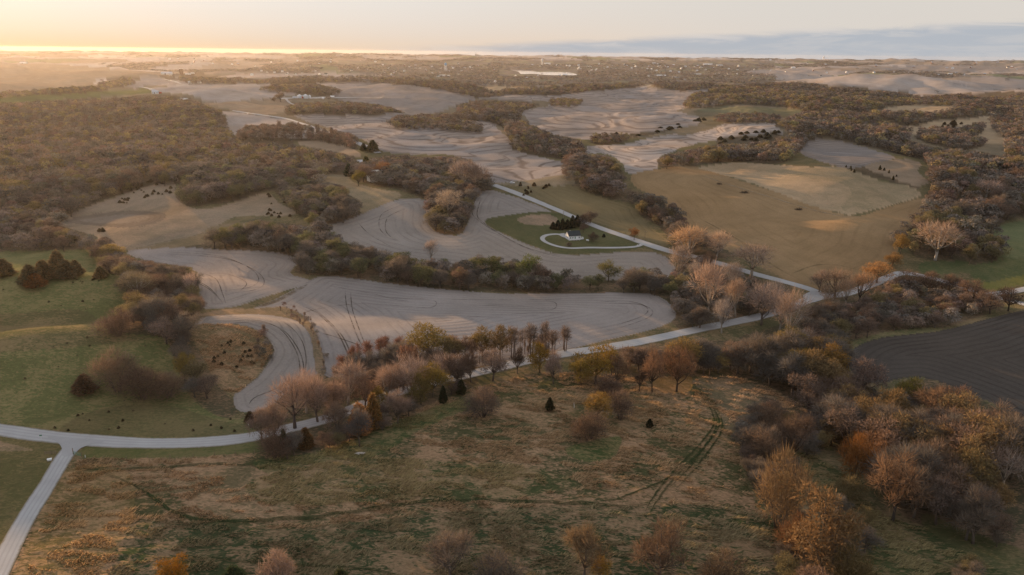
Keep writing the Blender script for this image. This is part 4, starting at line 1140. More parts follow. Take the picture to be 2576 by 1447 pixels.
for u, v, hp, wp in [(885,935,64,38),(905,925,66,40),(930,915,62,40),(955,905,60,40),(975,900,56,36),(1000,895,50,36),(865,950,60,36)]:
    hero('sapling', u, v, hp, wp, 'reddish slender tree at the left end of the thin belt', (.24,.125,.09), 'reddish slender trees by the field corner')
for k_, u, v, hp, wp, lab, c_ in [
        ('bare', 660, 1118, 92, 66, 'bare pinkish tree at the left end of the roadside row', PINK),
        ('cottonwood', 772, 1040, 108, 88, 'pinkish tree between the big roadside pair, above the road', (.42, .29, .23)),
        ('bare', 838, 1055, 104, 82, 'bare pinkish tree just right of the big roadside pair', PINK),
        ('bare', 850, 1095, 84, 72, 'brown bare tree left of the dark rust-brown cedar', (.24, .165, .12)),
        ('russet', 918, 1030, 92, 76, 'reddish tree behind the tall rusty cedar', (.27, .17, .12)),
        ('cottonwood', 972, 1012, 104, 86, 'pale pink tree between rusty cedars and white limbed tree', (.43, .31, .25)),
        ('bare', 1000, 1010, 94, 64, 'pinkish bare tree at the left of the white limbed one', PINK),
        ('budding', 1060, 1018, 82, 74, 'olive bush in front of the white limbed tree', (.24, .19, .07)),
        ('bare', 1150, 972, 88, 72, 'brown bare tree above the dark cone cedar', (.25, .17, .13)),
        ('bare', 1185, 962, 84, 60, 'thin brown tree left of the pinkish roadside tree', (.24, .16, .12)),
        ('sapling', 1020, 950, 84, 46, 'slender reddish tree behind the white limbed tree', (.24, .14, .10)),
        ('sapling', 1048, 945, 84, 42, 'slender tree in the gap before the broad golden tree', (.23, .14, .10)),
        ('budding', 1130, 925, 84, 66, 'olive-brown tree right of the broad golden tree', (.26, .19, .09)),
        ('bare', 1172, 920, 84, 56, 'bare brown tree left of the olive trees in the thin belt', (.23, .16, .12))]:
    hero(k_, u, v, hp, wp, lab, c_)
# --- cottonwoods of the creek
hero('cottonwood', 1738, 655, 92, 118, 'broad sunlit cottonwood beside the bend of the road', (.50,.35,.225))
hero('cottonwood', 1800, 655, 78, 76, 'pale cottonwood behind the broad sunlit one', (.50,.38,.29))
hero('cottonwood', 1890, 698, 90, 108, 'pinkish fan-shaped cottonwood by the upper road', (.50,.37,.29))
hero('cottonwood', 1782, 808, 158, 92, 'tallest white trunked cottonwood in the dark grove', (.48,.36,.29))
hero('cottonwood', 1744, 712, 62, 36, 'small white cottonwood left of the tallest one', (.50,.44,.40))
hero('cottonwood', 1915, 818, 112, 92, 'pink-white cottonwood just above the lower road', (.48,.36,.30), bark=(.20,.16,.13))
hero('cottonwood', 1985, 862, 142, 92, 'white limbed cottonwood in front of the road bend', (.46,.36,.30))
for u, v, hp, wp, lab, c_ in [
        (1702, 705, 96, 66, 'pale cottonwood at the left edge of the dark grove', (.44, .35, .29)),
        (1838, 735, 84, 60, 'greyish cottonwood between the two road arms', (.42, .34, .29)),
        (1850, 798, 104, 66, 'pinkish cottonwood left of the one above the lower road', (.46, .35, .28)),
        (1945, 778, 78, 56, 'small pale cottonwood inside the road bend', (.46, .37, .31)),
        (1815, 838, 98, 60, 'grey cottonwood close to the lower road', (.38, .31, .27)),
        (1960, 835, 104, 70, 'pink-white cottonwood half hiding the road before the bend', (.48, .37, .31)),
        (2082, 778, 66, 54, 'sunlit bare tree just below the junction', (.40, .28, .20)),
        (2128, 772, 72, 60, 'sunlit bare tree between the junction pair', (.42, .29, .20))]:
    hero('cottonwood', u, v, hp, wp, lab, c_)
hero('cottonwood', 2012, 905, 86, 66, 'grey-white cottonwood in the ravine below the road bend', (.36,.31,.28))
hero('cottonwood', 2100, 752, 82, 78, 'bare tree with a sunlit crown left of the junction pair', (.42,.28,.19), bark=(.12,.09,.07))
hero('cottonwood', 2158, 765, 86, 72, 'bare tree with a sunlit crown standing over the side road', (.42,.27,.17), bark=(.12,.09,.07))
hero('bare', 2060, 735, 58, 46, 'small grey bare tree at the inside of the junction', (.33,.26,.22))
hero('russet', 2205, 712, 54, 70, 'orange lit bush beside the climbing side road', (.46,.27,.12))
hero('budding', 2243, 672, 38, 46, 'orange bush at the foot of the field lane', (.42,.25,.10))
hero('budding', 2265, 640, 50, 34, 'golden tree beside the field lane', (.40,.27,.10))
hero('cottonwood', 2352, 655, 100, 108, 'large pinkish cottonwood above the green grass', (.50,.34,.235))
hero('cottonwood', 2480, 500, 46, 66, 'far pink-white cottonwood in the right-hand woods', (.48,.36,.30))
hero('bare', 2536, 783, 56, 58, 'dark bare tree beside the right road branch', (.17,.12,.095), bark=(.06,.05,.04))
hero('cottonwood', 1086, 660, 66, 44, 'lone pale tree in the field above the creek wood', (.40,.31,.26))
hero('bare', 1531, 708, 60, 64, 'olive vase-shaped tree above the creek wood', OLIV)
hero('budding', 1330, 706, 72, 68, 'yellow-green tree in the creek wood', GRNB)
for u, v, hp, wp in [(985,690,50,55),(1040,695,48,60),(1010,672,40,50),(1240,700,60,70)]:
    hero('budding', u, v, hp, wp, 'greenish tree in the left part of the creek wood', (.150,.160,.072), 'greenish trees in the creek wood')
hero('cottonwood', 1127, 555, 86, 62, 'round pale tree in front of the dark wood', (.48,.38,.29))
hero('cottonwood', 1165, 478, 84, 74, 'pinkish tall tree at the back of the dark wood', (.34,.26,.22))
hero('cottonwood', 1196, 482, 76, 58, 'pinkish tall tree at the right of the dark wood', (.34,.26,.22))
hero('russet', 965, 452, 48, 50, 'orange tree hiding the farmhouse in the dark wood', (.40,.20,.11))
hero('budding', 902, 468, 42, 36, 'yellow tree left of the hidden farmhouse', (.27,.225,.06))
hero('cedar', 878, 444, 32, 24, 'dark cone spruce left of the hidden farmhouse', (.020,.030,.016))
hero('cedar', 922, 426, 34, 24, 'dark olive spruce above the hidden farmhouse', (.045,.048,.016))
hero('cedar', 938, 382, 30, 30, 'dark round cedar beside the far stretch of road', (.030,.034,.016))
hero('cedar', 915, 380, 20, 18, 'smaller cedar beside the far stretch of road', (.030,.034,.016))
for u, v, hp, wp in [(1391,577,26,20),(1403,578,34,22),(1415,578,40,22),(1427,577,36,22),(1440,574,44,24),(1452,571,42,24)]:
    hero('cedar', u, v, hp * .74, wp * .78, 'dark spruce in the windbreak behind the white house', (.018,.022,.014), 'spruces behind the white house')
hero('bare', 1466, 572, 34, 40, 'bare grey tree at the right end of the spruce windbreak', DKB)
hero('bare', 1485, 562, 34, 44, 'bare grey tree between windbreak and road', GREY)
hero('brush', 1492, 608, 28, 28, 'dark bare bush right of the white house', DKB)
hero('brush', 1432, 620, 13, 17, 'low tan bush on the lawn before the white house', (.26,.20,.14))
hero('cedar', 1519, 597, 9, 9, 'tiny evergreen on the lawn of the white house', (.02,.024,.014))
hero('russet', 1595, 604, 34, 27, 'orange crowned tree where the driveway meets the road', (.40,.185,.075))
hero('russet', 1467, 585, 26, 24, 'reddish bush between the house and the windbreak', (.23,.15,.12))
hero('bare', 706, 256, 24, 25, 'round lone tree left of the grain bins', (.19,.13,.09))
hero('bare', 690, 257, 13, 13, 'smaller round tree left of the grain bins', (.19,.13,.09))
# --- small cedars
for (cu, cv, du, dv, n, h0, lab, grp) in [
        (590, 892, 52, 34, 22, 6, 'small dark cedar dotting the tan knoll', 'small cedars on the knoll'),
        (370, 480, 75, 22, 42, 5, 'small dark cedar dotting the tan hillside', 'small cedars on the tan hillside'),
        (225, 705, 45, 9, 14, 4, 'tiny cedar on the sunlit pasture crest', 'tiny cedars on the pasture crest'),
        (250, 580, 12, 4, 4, 7, 'dark cedar by the dry basin', 'cedars by the dry basin'),
        (180, 850, 190, 120, 26, 3.2, 'tiny dark shrub dotting the green pasture', 'tiny shrubs on the green pasture'),
        (330, 1060, 260, 26, 16, 4, 'tiny shrub on the pasture above the road', 'tiny shrubs above the road'),
        (700, 520, 30, 30, 14, 6, 'dark cedar at the edge of the brown wood', 'cedars at the edge of the brown wood'),
        (2300, 555, 26, 24, 6, 9, 'dark cedar at the corner of the hay hill', 'cedars at the hay hill corner'),
        (1350, 478, 45, 16, 12, 7, 'low dark bush along the road cut', 'bushes along the road cut'),
        (2390, 318, 30, 8, 9, 8, 'dark cedar in the far tan clearing', 'cedars in the far clearing')]:
    for i in range(n):
        a, b = rnd.uniform(-1, 1), rnd.uniform(-1, 1)
        k = h0 * rnd.uniform(.6, 1.5)
        hero('cedar', cu + du * a, cv + dv * b + (du * -.25 * a if cu == 370 or cu == 225 else 0), k, k * 1.15, lab, (.062, .048, .028), grp)

# --- the woods
def ring_points(d0, d1, s, rg, a=35.5):
    n = int((d1 * d1 - d0 * d0) * R(a) / (s * s))
    # jittered grid over the frustum
    xs = np.arange(-d1 * math.sin(R(a)), d1 * math.sin(R(a)), s); ys = np.arange(0, d1, s * .92)
    X, Y = np.meshgrid(xs, ys); X[::2] += s / 2
    X = X.ravel() + rg.uniform(-.38, .38, X.size) * s; Y = Y.ravel() + rg.uniform(-.38, .38, Y.size) * s
    dd = np.hypot(X, Y); k = (dd >= d0) & (dd < d1) & (np.abs(np.arctan2(X, Y)) < R(a))
    return X[k], Y[k]
rg = np.random.RandomState(3)
INNER = np.array([not q['whole'] for q in STANDS] + [False])
TREES = []      # (x, y, kind, h, w, stand)
occ = np.array(OCC)
for d0, d1, s in ((120, 520, 4.6), (520, 900, 6.2), (900, 1700, 8.5), (1700, 3300, 12.0)):
    X, Y = ring_points(d0, d1, s, rg)
    Z = H(X, Y); u, v = project(X, Y, Z)
    w = lookup(WOOD, u, v)
    pr = rg.uniform(size=len(X))
    for i, S in enumerate(STANDS):
        k = np.nonzero(w == i)[0]
        if not len(k): continue
        sp = S['sp']
        if d0 >= 900: sp = max(sp, s)
        k = k[pr[k] < min(1.0, (s / sp) ** 2) * S['dens']]
        lump = (.72 + .5 * vnoise(X[k], Y[k], 38, 51)) * rg.uniform(.75, 1.28, len(k))
        h = rg.uniform(S['hr'][0], S['hr'][1], len(k)) * lump
        if not S['whole']:
            for q in ((.25, .5, .8) if ('prairie top' in S['desc'] or 'ravine' in S['desc'] or 'road bend' in S['desc']) else (.5, .85)):
                ut, vt = project(X[k], Y[k], Z[k] + h * q)
                ok = INNER[lookup(WOOD, ut, vt)]
                k, h = k[ok], h[ok]
        if d0 < 900 and len(k):
            near = ((X[k][:, None] - occ[None, :, 0]) ** 2 + (Y[k][:, None] - occ[None, :, 1]) ** 2) < occ[None, :, 2] ** 2
            ok = ~near.any(1); k, h = k[ok], h[ok]
        kinds = list(S['mix'].keys()); pk = np.array(list(S['mix'].values())); pk = pk / pk.sum()
        ch = rg.choice(len(kinds), len(k), p=pk)
        for q, idx in enumerate(k):
            kd = kinds[ch[q]]
            wd_ = h[q] * rg.uniform(.72, 1.08) * S['wide']
            if kd == 'sapling': wd_ *= .5
            if kd == 'cedar': wd_ *= .75
            TREES.append((X[idx], Y[idx], kd, h[q], max(wd_, s * .85 if d0 >= 900 else 0), i))
TREES.sort(key=lambda t: -t[3] / math.hypot(t[0], t[1]))
WORD = dict(bare='bare grey-brown tree', budding='yellow budding tree', russet='reddish-brown tree', sapling='slender bare tree', cedar='dark cedar')
MASS = []
CAP = 290
for x, y, kd, h, w, i in TREES:
    if COUNT.get(kd, 0) < CAP:
        S = STANDS[i]
        plant(kd, x, y, h, w, S['bud'] and kd == 'budding' and tuple(q * 1.4 for q in S['bud']) or None, WORD[kd] + ' ' + S['desc'], WORD[kd] + 's ' + S['desc'])
    else:
        MASS.append((x, y, kd, h, w, i))
# far woods, town trees, hedges beyond the mapped country
FAR = []
for d0, d1, s in ((1700, 3300, 13), (3300, 6000, 20), (6000, 10000, 34), (10000, 10900, 50)):
    X, Y = ring_points(d0, d1, s, rg)
    Z = H(X, Y); u, v = project(X, Y, Z)
    fi = lookup(LAND, u, v); wi = lookup(WOOD, u, v)
    FWD = vnoise(X, Y * .6, 420, 8) * .55 + vnoise(X, Y * .6, 150, 9) * .45
    tw = (u > 850) & (u < 1950) & (v > 153) & (v < 215)
    pr = rg.uniform(size=len(X))
    c1 = np.abs((X * math.cos(.12) + Y * math.sin(.12)) / 420 % 1 - .5) > .492
    take = np.where(tw & (v > 164), pr < .28, (FWD > .68) & (pr < .9) | (c1 & (pr < .45)))
    q = ((X - LAKE_C[0]) / 240) ** 2 + ((Y - LAKE_C[1]) / 500) ** 2
    qb = (np.abs(X - LAKE_C[0]) < 260) & (Y > LAKE_C[1] - 1500) & (Y < LAKE_C[1] + 350)
    uu, vv2 = project(X, Y, Z + 11)
    onl = (uu > 1255) & (uu < 1455) & (vv2 > 172) & (vv2 < 189.5) & (v < 215)
    take &= (fi < 0) & (wi < 0) & ((v < 218) | (d0 >= 3300)) & ~onl
    for idx in np.nonzero(take)[0]:
        hh = rg.uniform(9, 14)
        kd = ('bare', 'russet', 'budding', 'cedar')[rg.choice(4, p=(.60, .22, .10, .08))]
        FAR.append((X[idx], Y[idx], kd, hh, s * rg.uniform(.8, 1.25)))

def lod(kind, seed, n, ln, wd):
    rg2 = np.random.RandomState(seed + 900)
    cen, rad = [], []
    for i in range(6):
        a = 6.283 * i / 6 + rg2.uniform(-.4, .4); rr = rg2.uniform(1.4, 2.9)
        cen.append((rr * math.cos(a), rr * math.sin(a), rg2.uniform(4.0, 7.4))); q = rg2.uniform(1.5, 2.3); rad.append((q, q, q))
    cen += [(0, 0, 7.6), (0, 0, 3.2)]; rad += [(1.9, 1.9, 1.6), (3.4, 3.4, 2.4)]
    V, C = blades(rg2, cen, rad, n, ln, wd, .2, .9, (.35, 1.0), .30)
    # outer sprays that lie along the crown's surface
    m2 = int(n * .9); d = unit(rg2.normal(size=(m2, 3)) + np.array([0, 0, .55])); d[:, 2] = np.abs(d[:, 2])
    k = rg2.randint(0, len(cen), m2); cc = np.array(cen)[k]; rr = np.array(rad)[k]
    st = cc + d * rr * rg2.uniform(.8, 1.02, (m2, 1))
    t1 = unit(np.cross(d, rg2.normal(size=(m2, 3)))); t2 = np.cross(d, t1); sz = ln * .62 * rg2.uniform(.6, 1.3, (m2, 1)); w2 = wd * 1.5
    V2 = np.stack([st - t1 * w2, st + t1 * w2, st + t2 * sz + d * .2], 1).reshape(-1, 3)
    c2 = np.repeat(rg2.uniform(.8, 1.2, m2), 3); C2 = np.stack([c2, c2, c2], 1)
    V = np.vstack([V, V2]); C = np.vstack([C, C2])
    return cap_low(V, .1), C
def mass_object(name, T, n, ln, wd, label):
    tp = [lod('x', s, n, ln, wd) for s in range(6)]
    Vs, Cs = [], []
    ax = np.array([t[0] for t in T]); ay = np.array([t[1] for t in T]); ah = np.array([t[3] for t in T]); aw = np.array([t[4] for t in T])
    az_ = H(ax, ay); kc = np.array([(STANDS[t[5]]['bud'] if len(t) > 5 and t[2] == 'budding' and STANDS[t[5]]['bud'] else KC[t[2]]) for t in T])
    rg2 = np.random.RandomState(17)
    kc = kc * 1.18 * rg2.uniform(.66, 1.30, (len(T), 1)) * (1 + rg2.normal(0, .03, (len(T), 3)))
    if name == 'far_woodland': kc = kc * .75 + kc.mean(1, keepdims=True) * .45  # paler, greyer tint puts extra distance haze into the tree colours
    pick = rg2.randint(0, 6, len(T)); rot = rg2.uniform(0, 6.283, len(T))
    for s in range(6):
        k = np.nonzero(pick == s)[0]
        V, C = tp[s]
        hz = V[:, 2].max(); wx = np.percentile(np.hypot(V[:, 0], V[:, 1]), 95) * 2
        c, sn = np.cos(rot[k])[:, None], np.sin(rot[k])[:, None]
        sx = (aw[k] / wx)[:, None]
        X = (V[None, :, 0] * c - V[None, :, 1] * sn) * sx + ax[k][:, None]
        Y = (V[None, :, 0] * sn + V[None, :, 1] * c) * sx + ay[k][:, None]
        Z = V[None, :, 2] * (ah[k] / hz)[:, None] + az_[k][:, None]
        Vs.append(np.stack([X, Y, Z], -1).reshape(-1, 3).astype(np.float32))
        Cs.append((C[None] * kc[k][:, None, :]).reshape(-1, 3).astype(np.float32))
    V = np.vstack(Vs); C = np.vstack(Cs)
    me = mesh_from(name, V, np.arange(len(V)).reshape(-1, 3), 3)
    set_col(me, 'Col', C); me.materials.append(M_WOODS)
    o = link(name, me); tag(o, label, 'woodland', None, 'stuff')
    return o
near_m = [t for t in MASS if math.hypot(t[0], t[1]) < 800]
mid_m = [t for t in MASS if 800 <= math.hypot(t[0], t[1])]
print('TREES', len(TREES), 'individual', COUNT, 'mass', len(near_m), len(mid_m), 'far', len(FAR))
mass_object('woodland', near_m, 280, 1.4, .24, 'brown and gold leafless woods filling the creek valleys')
mass_object('hill_woodland', mid_m, 75, 2.0, .55, 'leafless woods on the hills of the middle distance')
mass_object('far_woodland', FAR, 24, 2.6, 1.1, 'far-off woods, hedges and town trees below the horizon')

# ------------------------------------------------------------------ prairie grass
def grass_object():
    rg2 = np.random.RandomState(8)
    X, Y = ring_points(135, 340, .50, rg2)
    u, v = project(X, Y, H(X, Y)); f = lookup(LAND, u, v); w = lookup(WOOD, u, v)
    t = np.array([q['tuft'] for q in FIELDS] + [0.0])[f]
    # clumps lie where the dead stalks are, between the green patches
    cl = vnoise(X * .6 + Y * .25, Y * 1.5, 2.6, 61) * .6 + vnoise(X, Y, 11, 62) * .4
    k = (np.abs(relief(X, Y)) > .012) & (t >= .55) & (cl > .54) & (rg2.uniform(size=len(X)) < .85)
    X, Y, f = X[k], Y[k], f[k]; n = len(X); Z = H(X, Y) + relief(X, Y)
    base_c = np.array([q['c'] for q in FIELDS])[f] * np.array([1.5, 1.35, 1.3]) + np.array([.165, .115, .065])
    Vs, Cs = [], []
    lean = np.stack([np.cos(-.5 + 2.2 * (vnoise(X, Y, 9, 63) - .5)), np.sin(-.5 + 2.2 * (vnoise(X, Y, 9, 63) - .5))], 1)
    for q in range(3):
        a = rg2.uniform(0, 6.283, n); L = rg2.uniform(.7, 1.5, n)
        bx = X + rg2.normal(0, .14, n); by = Y + rg2.normal(0, .14, n)
        d = lean * .8 + rg2.normal(0, .35, (n, 2))
        pw = rg2.uniform(.08, .2, n)
        p1 = np.stack([bx - np.sin(a) * pw, by + np.cos(a) * pw, Z], 1); p2 = np.stack([bx + np.sin(a) * pw, by - np.cos(a) * pw, Z], 1)
        p3 = np.stack([bx + d[:, 0] * L * .9, by + d[:, 1] * L * .9, Z + L * rg2.uniform(.3, .8, n)], 1)
        Vs.append(np.stack([p1, p2, p3], 1).reshape(-1, 3)); Cs.append(np.repeat(base_c * rg2.uniform(.7, 1.4, (n, 1)), 3, 0))
    V = np.vstack(Vs); me = mesh_from('prairie_grass', V, np.arange(len(V)).reshape(-1, 3), 3)
    set_col(me, 'Col', np.vstack(Cs)); me.materials.append(M_WOODS)
    print('grass', n)
    o = link('prairie_grass', me); tag(o, 'tan lodged grass in clumps over the rough prairie', 'grass', None, 'stuff')
grass_object()

# ------------------------------------------------------------------ buildings and small things
def scale_at(u, v):
    p = at(u, v); return p, np.linalg.norm(p - CAM) / F      # metres per picture unit
def gable(L, Wd, hw, hr, ov=.25):
    """walls and roof of a gabled block, ridge along x"""
    w = MB()
    x, y = L / 2, Wd / 2
    w.add([(-x,-y,-.4),(x,-y,-.4),(x,y,-.4),(-x,y,-.4),(-x,-y,hw),(x,-y,hw),(x,y,hw),(-x,y,hw),(-x,0,hw+hr),(x,0,hw+hr)],
          [(0,1,5,4),(2,3,7,6),(3,0,4,8,7),(1,2,6,9,5),(4,5,9,8),(6,7,8,9)])
    r = MB(); t = .12 + .01 * L
    k = hr / y
    X, Y = x + ov, y + ov
    for sg in (-1, 1):
        r.add([(-X, sg * Y, hw - ov * k + .03), (X, sg * Y, hw - ov * k + .03), (X, 0, hw + hr + .03), (-X, 0, hw + hr + .03),
               (-X, sg * Y, hw - ov * k + .03 + t), (X, sg * Y, hw - ov * k + .03 + t), (X, 0, hw + hr + .03 + t), (-X, 0, hw + hr + .03 + t)],
              [(0,1,2,3),(4,7,6,5),(0,4,5,1),(1,5,6,2),(3,2,6,7),(0,3,7,4)])
    return w, r
# the white house on its lawn
p, k = scale_at(1441, 601)
hs = empty('farmhouse', tuple(p), R(20)); tag(hs, 'small white house with a dark roof and deck inside the driveway loop', 'house')
L = 32 * k; Wd = 25 * k; hw = 10.5 * k; hr = 9.5 * k
w, r = gable(L, Wd, hw, hr, .3)
w.build('wall', M_WHITE, hs); rf = r.build('roof', M_ROOF, hs)
MB().tube([(L * -.22, Wd * .12, hw + hr * .75), (L * -.22, Wd * .12, hw + hr + .55)], .14, 8).build('vent_pipe', M_WHITE, rf)
def window(parent, c, wd, ht, face):
    f = MB(); 
    d = (wd + .16, .08, ht + .16) if face == 'y' else (.08, wd + .16, ht + .16)
    f.box(c, d); fo = f.build('window', M_WHITE, parent)
    off = (0, -.05, 0) if face == 'y' else (-.05, 0, 0)
    g = MB(); g.box((c[0] + off[0], c[1] + off[1], c[2]), (wd, .04, ht) if face == 'y' else (.04, wd, ht)); g.build('pane', M_GLASS, fo)
for xx in (-.36, -.18): window(hs, (L * xx, -Wd / 2 - .03, hw * .56), .62, .95, 'y')
window(hs, (L * .36, -Wd / 2 - .03, hw * .56), .62, .95, 'y')
for yy in (-.2, .2): window(hs, (-L / 2 - .03, Wd * yy, hw * .56), .6, .95, 'x')
window(hs, (-L / 2 - .03, 0, hw + hr * .35), .5, .7, 'x')
dr = MB(); dr.box((L * .02, -Wd / 2 - .03, hw * .42), (.8, .1, hw * .78)); d_ = dr.build('door', M_GREENP, hs)
MB().box((L * .02 + .3, -Wd / 2 - .11, hw * .4), (.06, .06, .14)).build('handle', M_STEEL, d_)
pc = MB(); pc.box((L * .07, -Wd / 2 - 3.2 * k, .35), (L * .5, 6.4 * k, .14)); 
for q in (-.17, .07, .31):
    pc.box((L * q, -Wd / 2 - 6.1 * k, .1), (.12, .12, 1.0))
po = pc.build('porch', M_WHITE, hs)
rl = MB(); rl.box((L * .07, -Wd / 2 - 6.2 * k, 1.15), (L * .5, .07, .08)); rl.box((L * .07, -Wd / 2 - 6.2 * k, .78), (L * .5, .03, .65))
rl.build('railing', M_WHITE, po)
for q in (-.18, .32):
    MB().box((L * q, -Wd / 2 - 6.2 * k, 1.2), (.12, .12, 1.7)).build('post', M_WHITE, po)
sp_ = MB()
for i in range(3): sp_.box((L * -.20, -Wd / 2 - (7.6 + 1.2 * i) * k, .24 - .13 * i), (.9, .34, .14))
sp_.build('step', M_WOOD, hs)
dk = MB(); dk.box((L / 2 + 4 * k, -Wd * .22, .55), (8 * k, Wd * .5, .16)); dko = dk.build('deck', M_WOOD, hs)
sk = MB(); sk.box((L / 2 + 4 * k, -Wd * .47 - .06, .62), (8 * k, .08, 1.3)); sk.box((L / 2 + 8 * k + .05, -Wd * .22, .62), (.08, Wd * .5, 1.3)); sk.build('skirting', M_WHITE, dko)
# gas tank
p, k = scale_at(1478, 607)
tk = empty('gas_tank', tuple(p), R(-35)); tag(tk, 'white gas tank on the lawn right of the white house', 'tank')
prof = [(.02, -1.1), (.28, -1.03), (.42, -.85), (.45, -.6), (.45, .6), (.42, .85), (.28, 1.03), (.02, 1.1)]
b = MB().lathe(prof, 16); b.v = [(z, x, y + .75) for x, y, z in b.v]
bo = b.build('tank_body', M_WHITE, tk); shade_smooth(bo.data)
MB().lathe([(.14, 1.18), (.14, 1.36), (.05, 1.40)], 10).build('valve_dome', M_STEEL, tk)
for sx in (-.65, .65): MB().box((sx, 0, .17), (.18, .8, .34)).build('foot', M_CONC, tk)
# cars
def car(u, v, rz, name, label, body):
    p, k = scale_at(u, v)
    r = empty(name, (p[0], p[1], p[2] + .12), R(rz)); tag(r, label, 'car')
    b = MB()
    sec = [(-2.2, .45, .95, .78), (-2.1, .38, 1.05, .86), (-1.0, .33, 1.10, .9), (.9, .33, 1.08, .9), (1.9, .36, .98, .86), (2.2, .45, .85, .76)]
    for x, z0, z1, hw_ in sec:
        b.v += [(x, -hw_, z0), (x, hw_, z0), (x, hw_ * .97, z1), (x, -hw_ * .97, z1)]
    for i in range(len(sec) - 1):
        for q in range(4): b.f.append((i * 4 + q, i * 4 + (q + 1) % 4, i * 4 + 4 + (q + 1) % 4, i * 4 + 4 + q))
    b.f += [(3, 2, 1, 0), (20, 21, 22, 23)]
    b.build('body', body, r)
    c = MB(); c.add([(-2.0,-.82,1.05),(.95,-.82,1.05),(.95,.82,1.05),(-2.0,.82,1.05),(-1.7,-.66,1.62),(.25,-.66,1.66),(.25,.66,1.66),(-1.7,.66,1.62)], [(0,1,5,4),(1,2,6,5),(2,3,7,6),(3,0,4,7),(0,3,2,1)])
    co = c.build('window_band', M_GLASS, r)
    rf = MB(); rf.add([(-1.74,-.68,1.60),(.28,-.68,1.64),(.28,.68,1.64),(-1.74,.68,1.60),(-1.65,-.6,1.70),(.2,-.6,1.73),(.2,.6,1.73),(-1.65,.6,1.70)], [(0,1,5,4),(1,2,6,5),(2,3,7,6),(3,0,4,7),(4,5,6,7)]); rf.build('roof', body, r)
    for sx in (-1.35, 1.4):
        for sy in (-.84, .84):
            wh = MB().lathe([(.30, -.11), (.34, -.09), (.34, .09), (.30, .11)], 14); wh.v = [(x + sx, z + sy, y + .34) for x, y, z in wh.v]; wo = wh.build('wheel', M_TYRE, r)
            rm = MB().lathe([(.18, -.12), (.18, .12)], 10); rm.v = [(x + sx, z + sy, y + .34) for x, y, z in rm.v]; rm.build('rim', M_STEEL, wo)
    for sy in (-.55, .55): MB().box((2.17, sy, .74), (.12, .35, .16)).build('headlight', M_STEEL, r)
    return r
CARW = mat('white_car_paint', (.80, .80, .80), .3, .5, .02)
car(1289, 462, 10, 'parked_car', 'white car parked at the field entrance beside the gravel road', CARW)
# utility poles
def pole(u, v, hp, label):
    p, k = scale_at(u, v); h = hp * k
    r = empty('utility_pole', tuple(p), R(-40)); tag(r, label, 'pole', 'utility poles along the gravel road')
    MB().tube([(0, 0, -.4), (0, 0, h)], [.16, .11], 8).build('post', M_WOOD, r)
    MB().box((0, .16, h - .45), (2.0, .1, .12)).build('crossarm', M_WOOD, r)
    for x in (-.85, 0, .85): MB().lathe([(.05, 0), (.07, .08), (.03, .2)], 8, (x, .16, h - .38)).build('insulator', M_CONC, r)
pole(1417, 555, 24, 'wooden utility pole left of the spruce windbreak')
pole(1499, 556, 25, 'wooden utility pole behind the road above the white house')
pole(1622, 606, 25, 'wooden utility pole by the driveway entrance')
pole(1712, 640, 25, 'wooden utility pole at the edge of the sunlit cottonwood')
# lower left corner things
p, k = scale_at(127, 1143)
r = empty('rail_fence', tuple(p), R(8)); tag(r, 'short grey wooden rail panel on the verge left of the side road', 'fence')
w_ = 21 * k
for x in (-w_ / 2, 0, w_ / 2): MB().box((x, 0, .5), (.12, .12, 1.35)).build('post', M_WOOD, r)
for z in (.35, .7, 1.05): MB().box((0, -.09, z), (w_ + .2, .05, .12)).build('rail', M_WOOD, r)
p, k = scale_at(125, 1160)
r = empty('feed_trough', tuple(p), R(25)); tag(r, 'white feed box on the grass left of the side road', 'trough')
b = MB(); b.add([(-.5,-.3,.18),(.5,-.3,.18),(.5,.3,.18),(-.5,.3,.18),(-.62,-.4,.72),(.62,-.4,.72),(.62,.4,.72),(-.62,.4,.72)], [(3,2,1,0),(0,1,5,4),(1,2,6,5),(2,3,7,6),(3,0,4,7),(4,5,6,7)]); b.build('box', M_WHITE, r)
MB().box((0, 0, .75), (1.34, .9, .06)).build('lid', M_WHITE, r)
for x in (-.45, .45): MB().box((x, 0, .06), (.1, .6, .28)).build('foot', M_WOOD, r)
p, k = scale_at(195, 1147)
r = empty('field_gate', tuple(p), R(-22)); tag(r, 'green metal field gate beside the gravel junction', 'gate')
w_ = 21 * k
for z in (.25, .5, .75, 1.0, 1.25): MB().tube([(-w_ / 2, 0, z), (w_ / 2, 0, z)], .035, 6).build('bar', M_GREENP, r)
for x in (-w_ / 2, 0, w_ / 2): MB().tube([(x, 0, .2), (x, 0, 1.3)], .04, 6).build('upright', M_GREENP, r)
MB().tube([(-w_ / 2 - .25, .05, -.3), (-w_ / 2 - .33, .05, 2.3)], [.13, .10], 8).build('gate_post', M_WOOD, r)
MB().tube([(w_ / 2 + .25, .05, -.3), (w_ / 2 + .25, .05, 1.5)], [.11, .09], 8).build('gate_post', M_WOOD, r)
p, k = scale_at(104, 1106)
r = empty('road_sign', tuple(p), R(15)); tag(r, 'small dark green sign on a thin post by the road', 'sign')
MB().tube([(0, 0, -.2), (0, 0, 1.7)], .04, 6).build('post', M_STEEL, r)
MB().box((0, -.05, 1.5), (.75, .04, .45)).build('panel', M_GREENP, r)
def fpost(u, v, label, mt=None, hp=7, grp=None):
    p, k = scale_at(u, v); r = MB().tube([(0, 0, -.2), (.02, 0, hp * k * .6), (.05, .02, hp * k)], [.09, .08, .07], 7).build('fence_post', mt or M_WOOD)
    r.location = p; tag(r, label, 'post', grp)
fpost(214.5, 1151, 'short white post at the end of the green gate', M_WHITE, 6)
fpost(625, 1071, 'white marker post on the verge above the road', M_WHITE, 7)
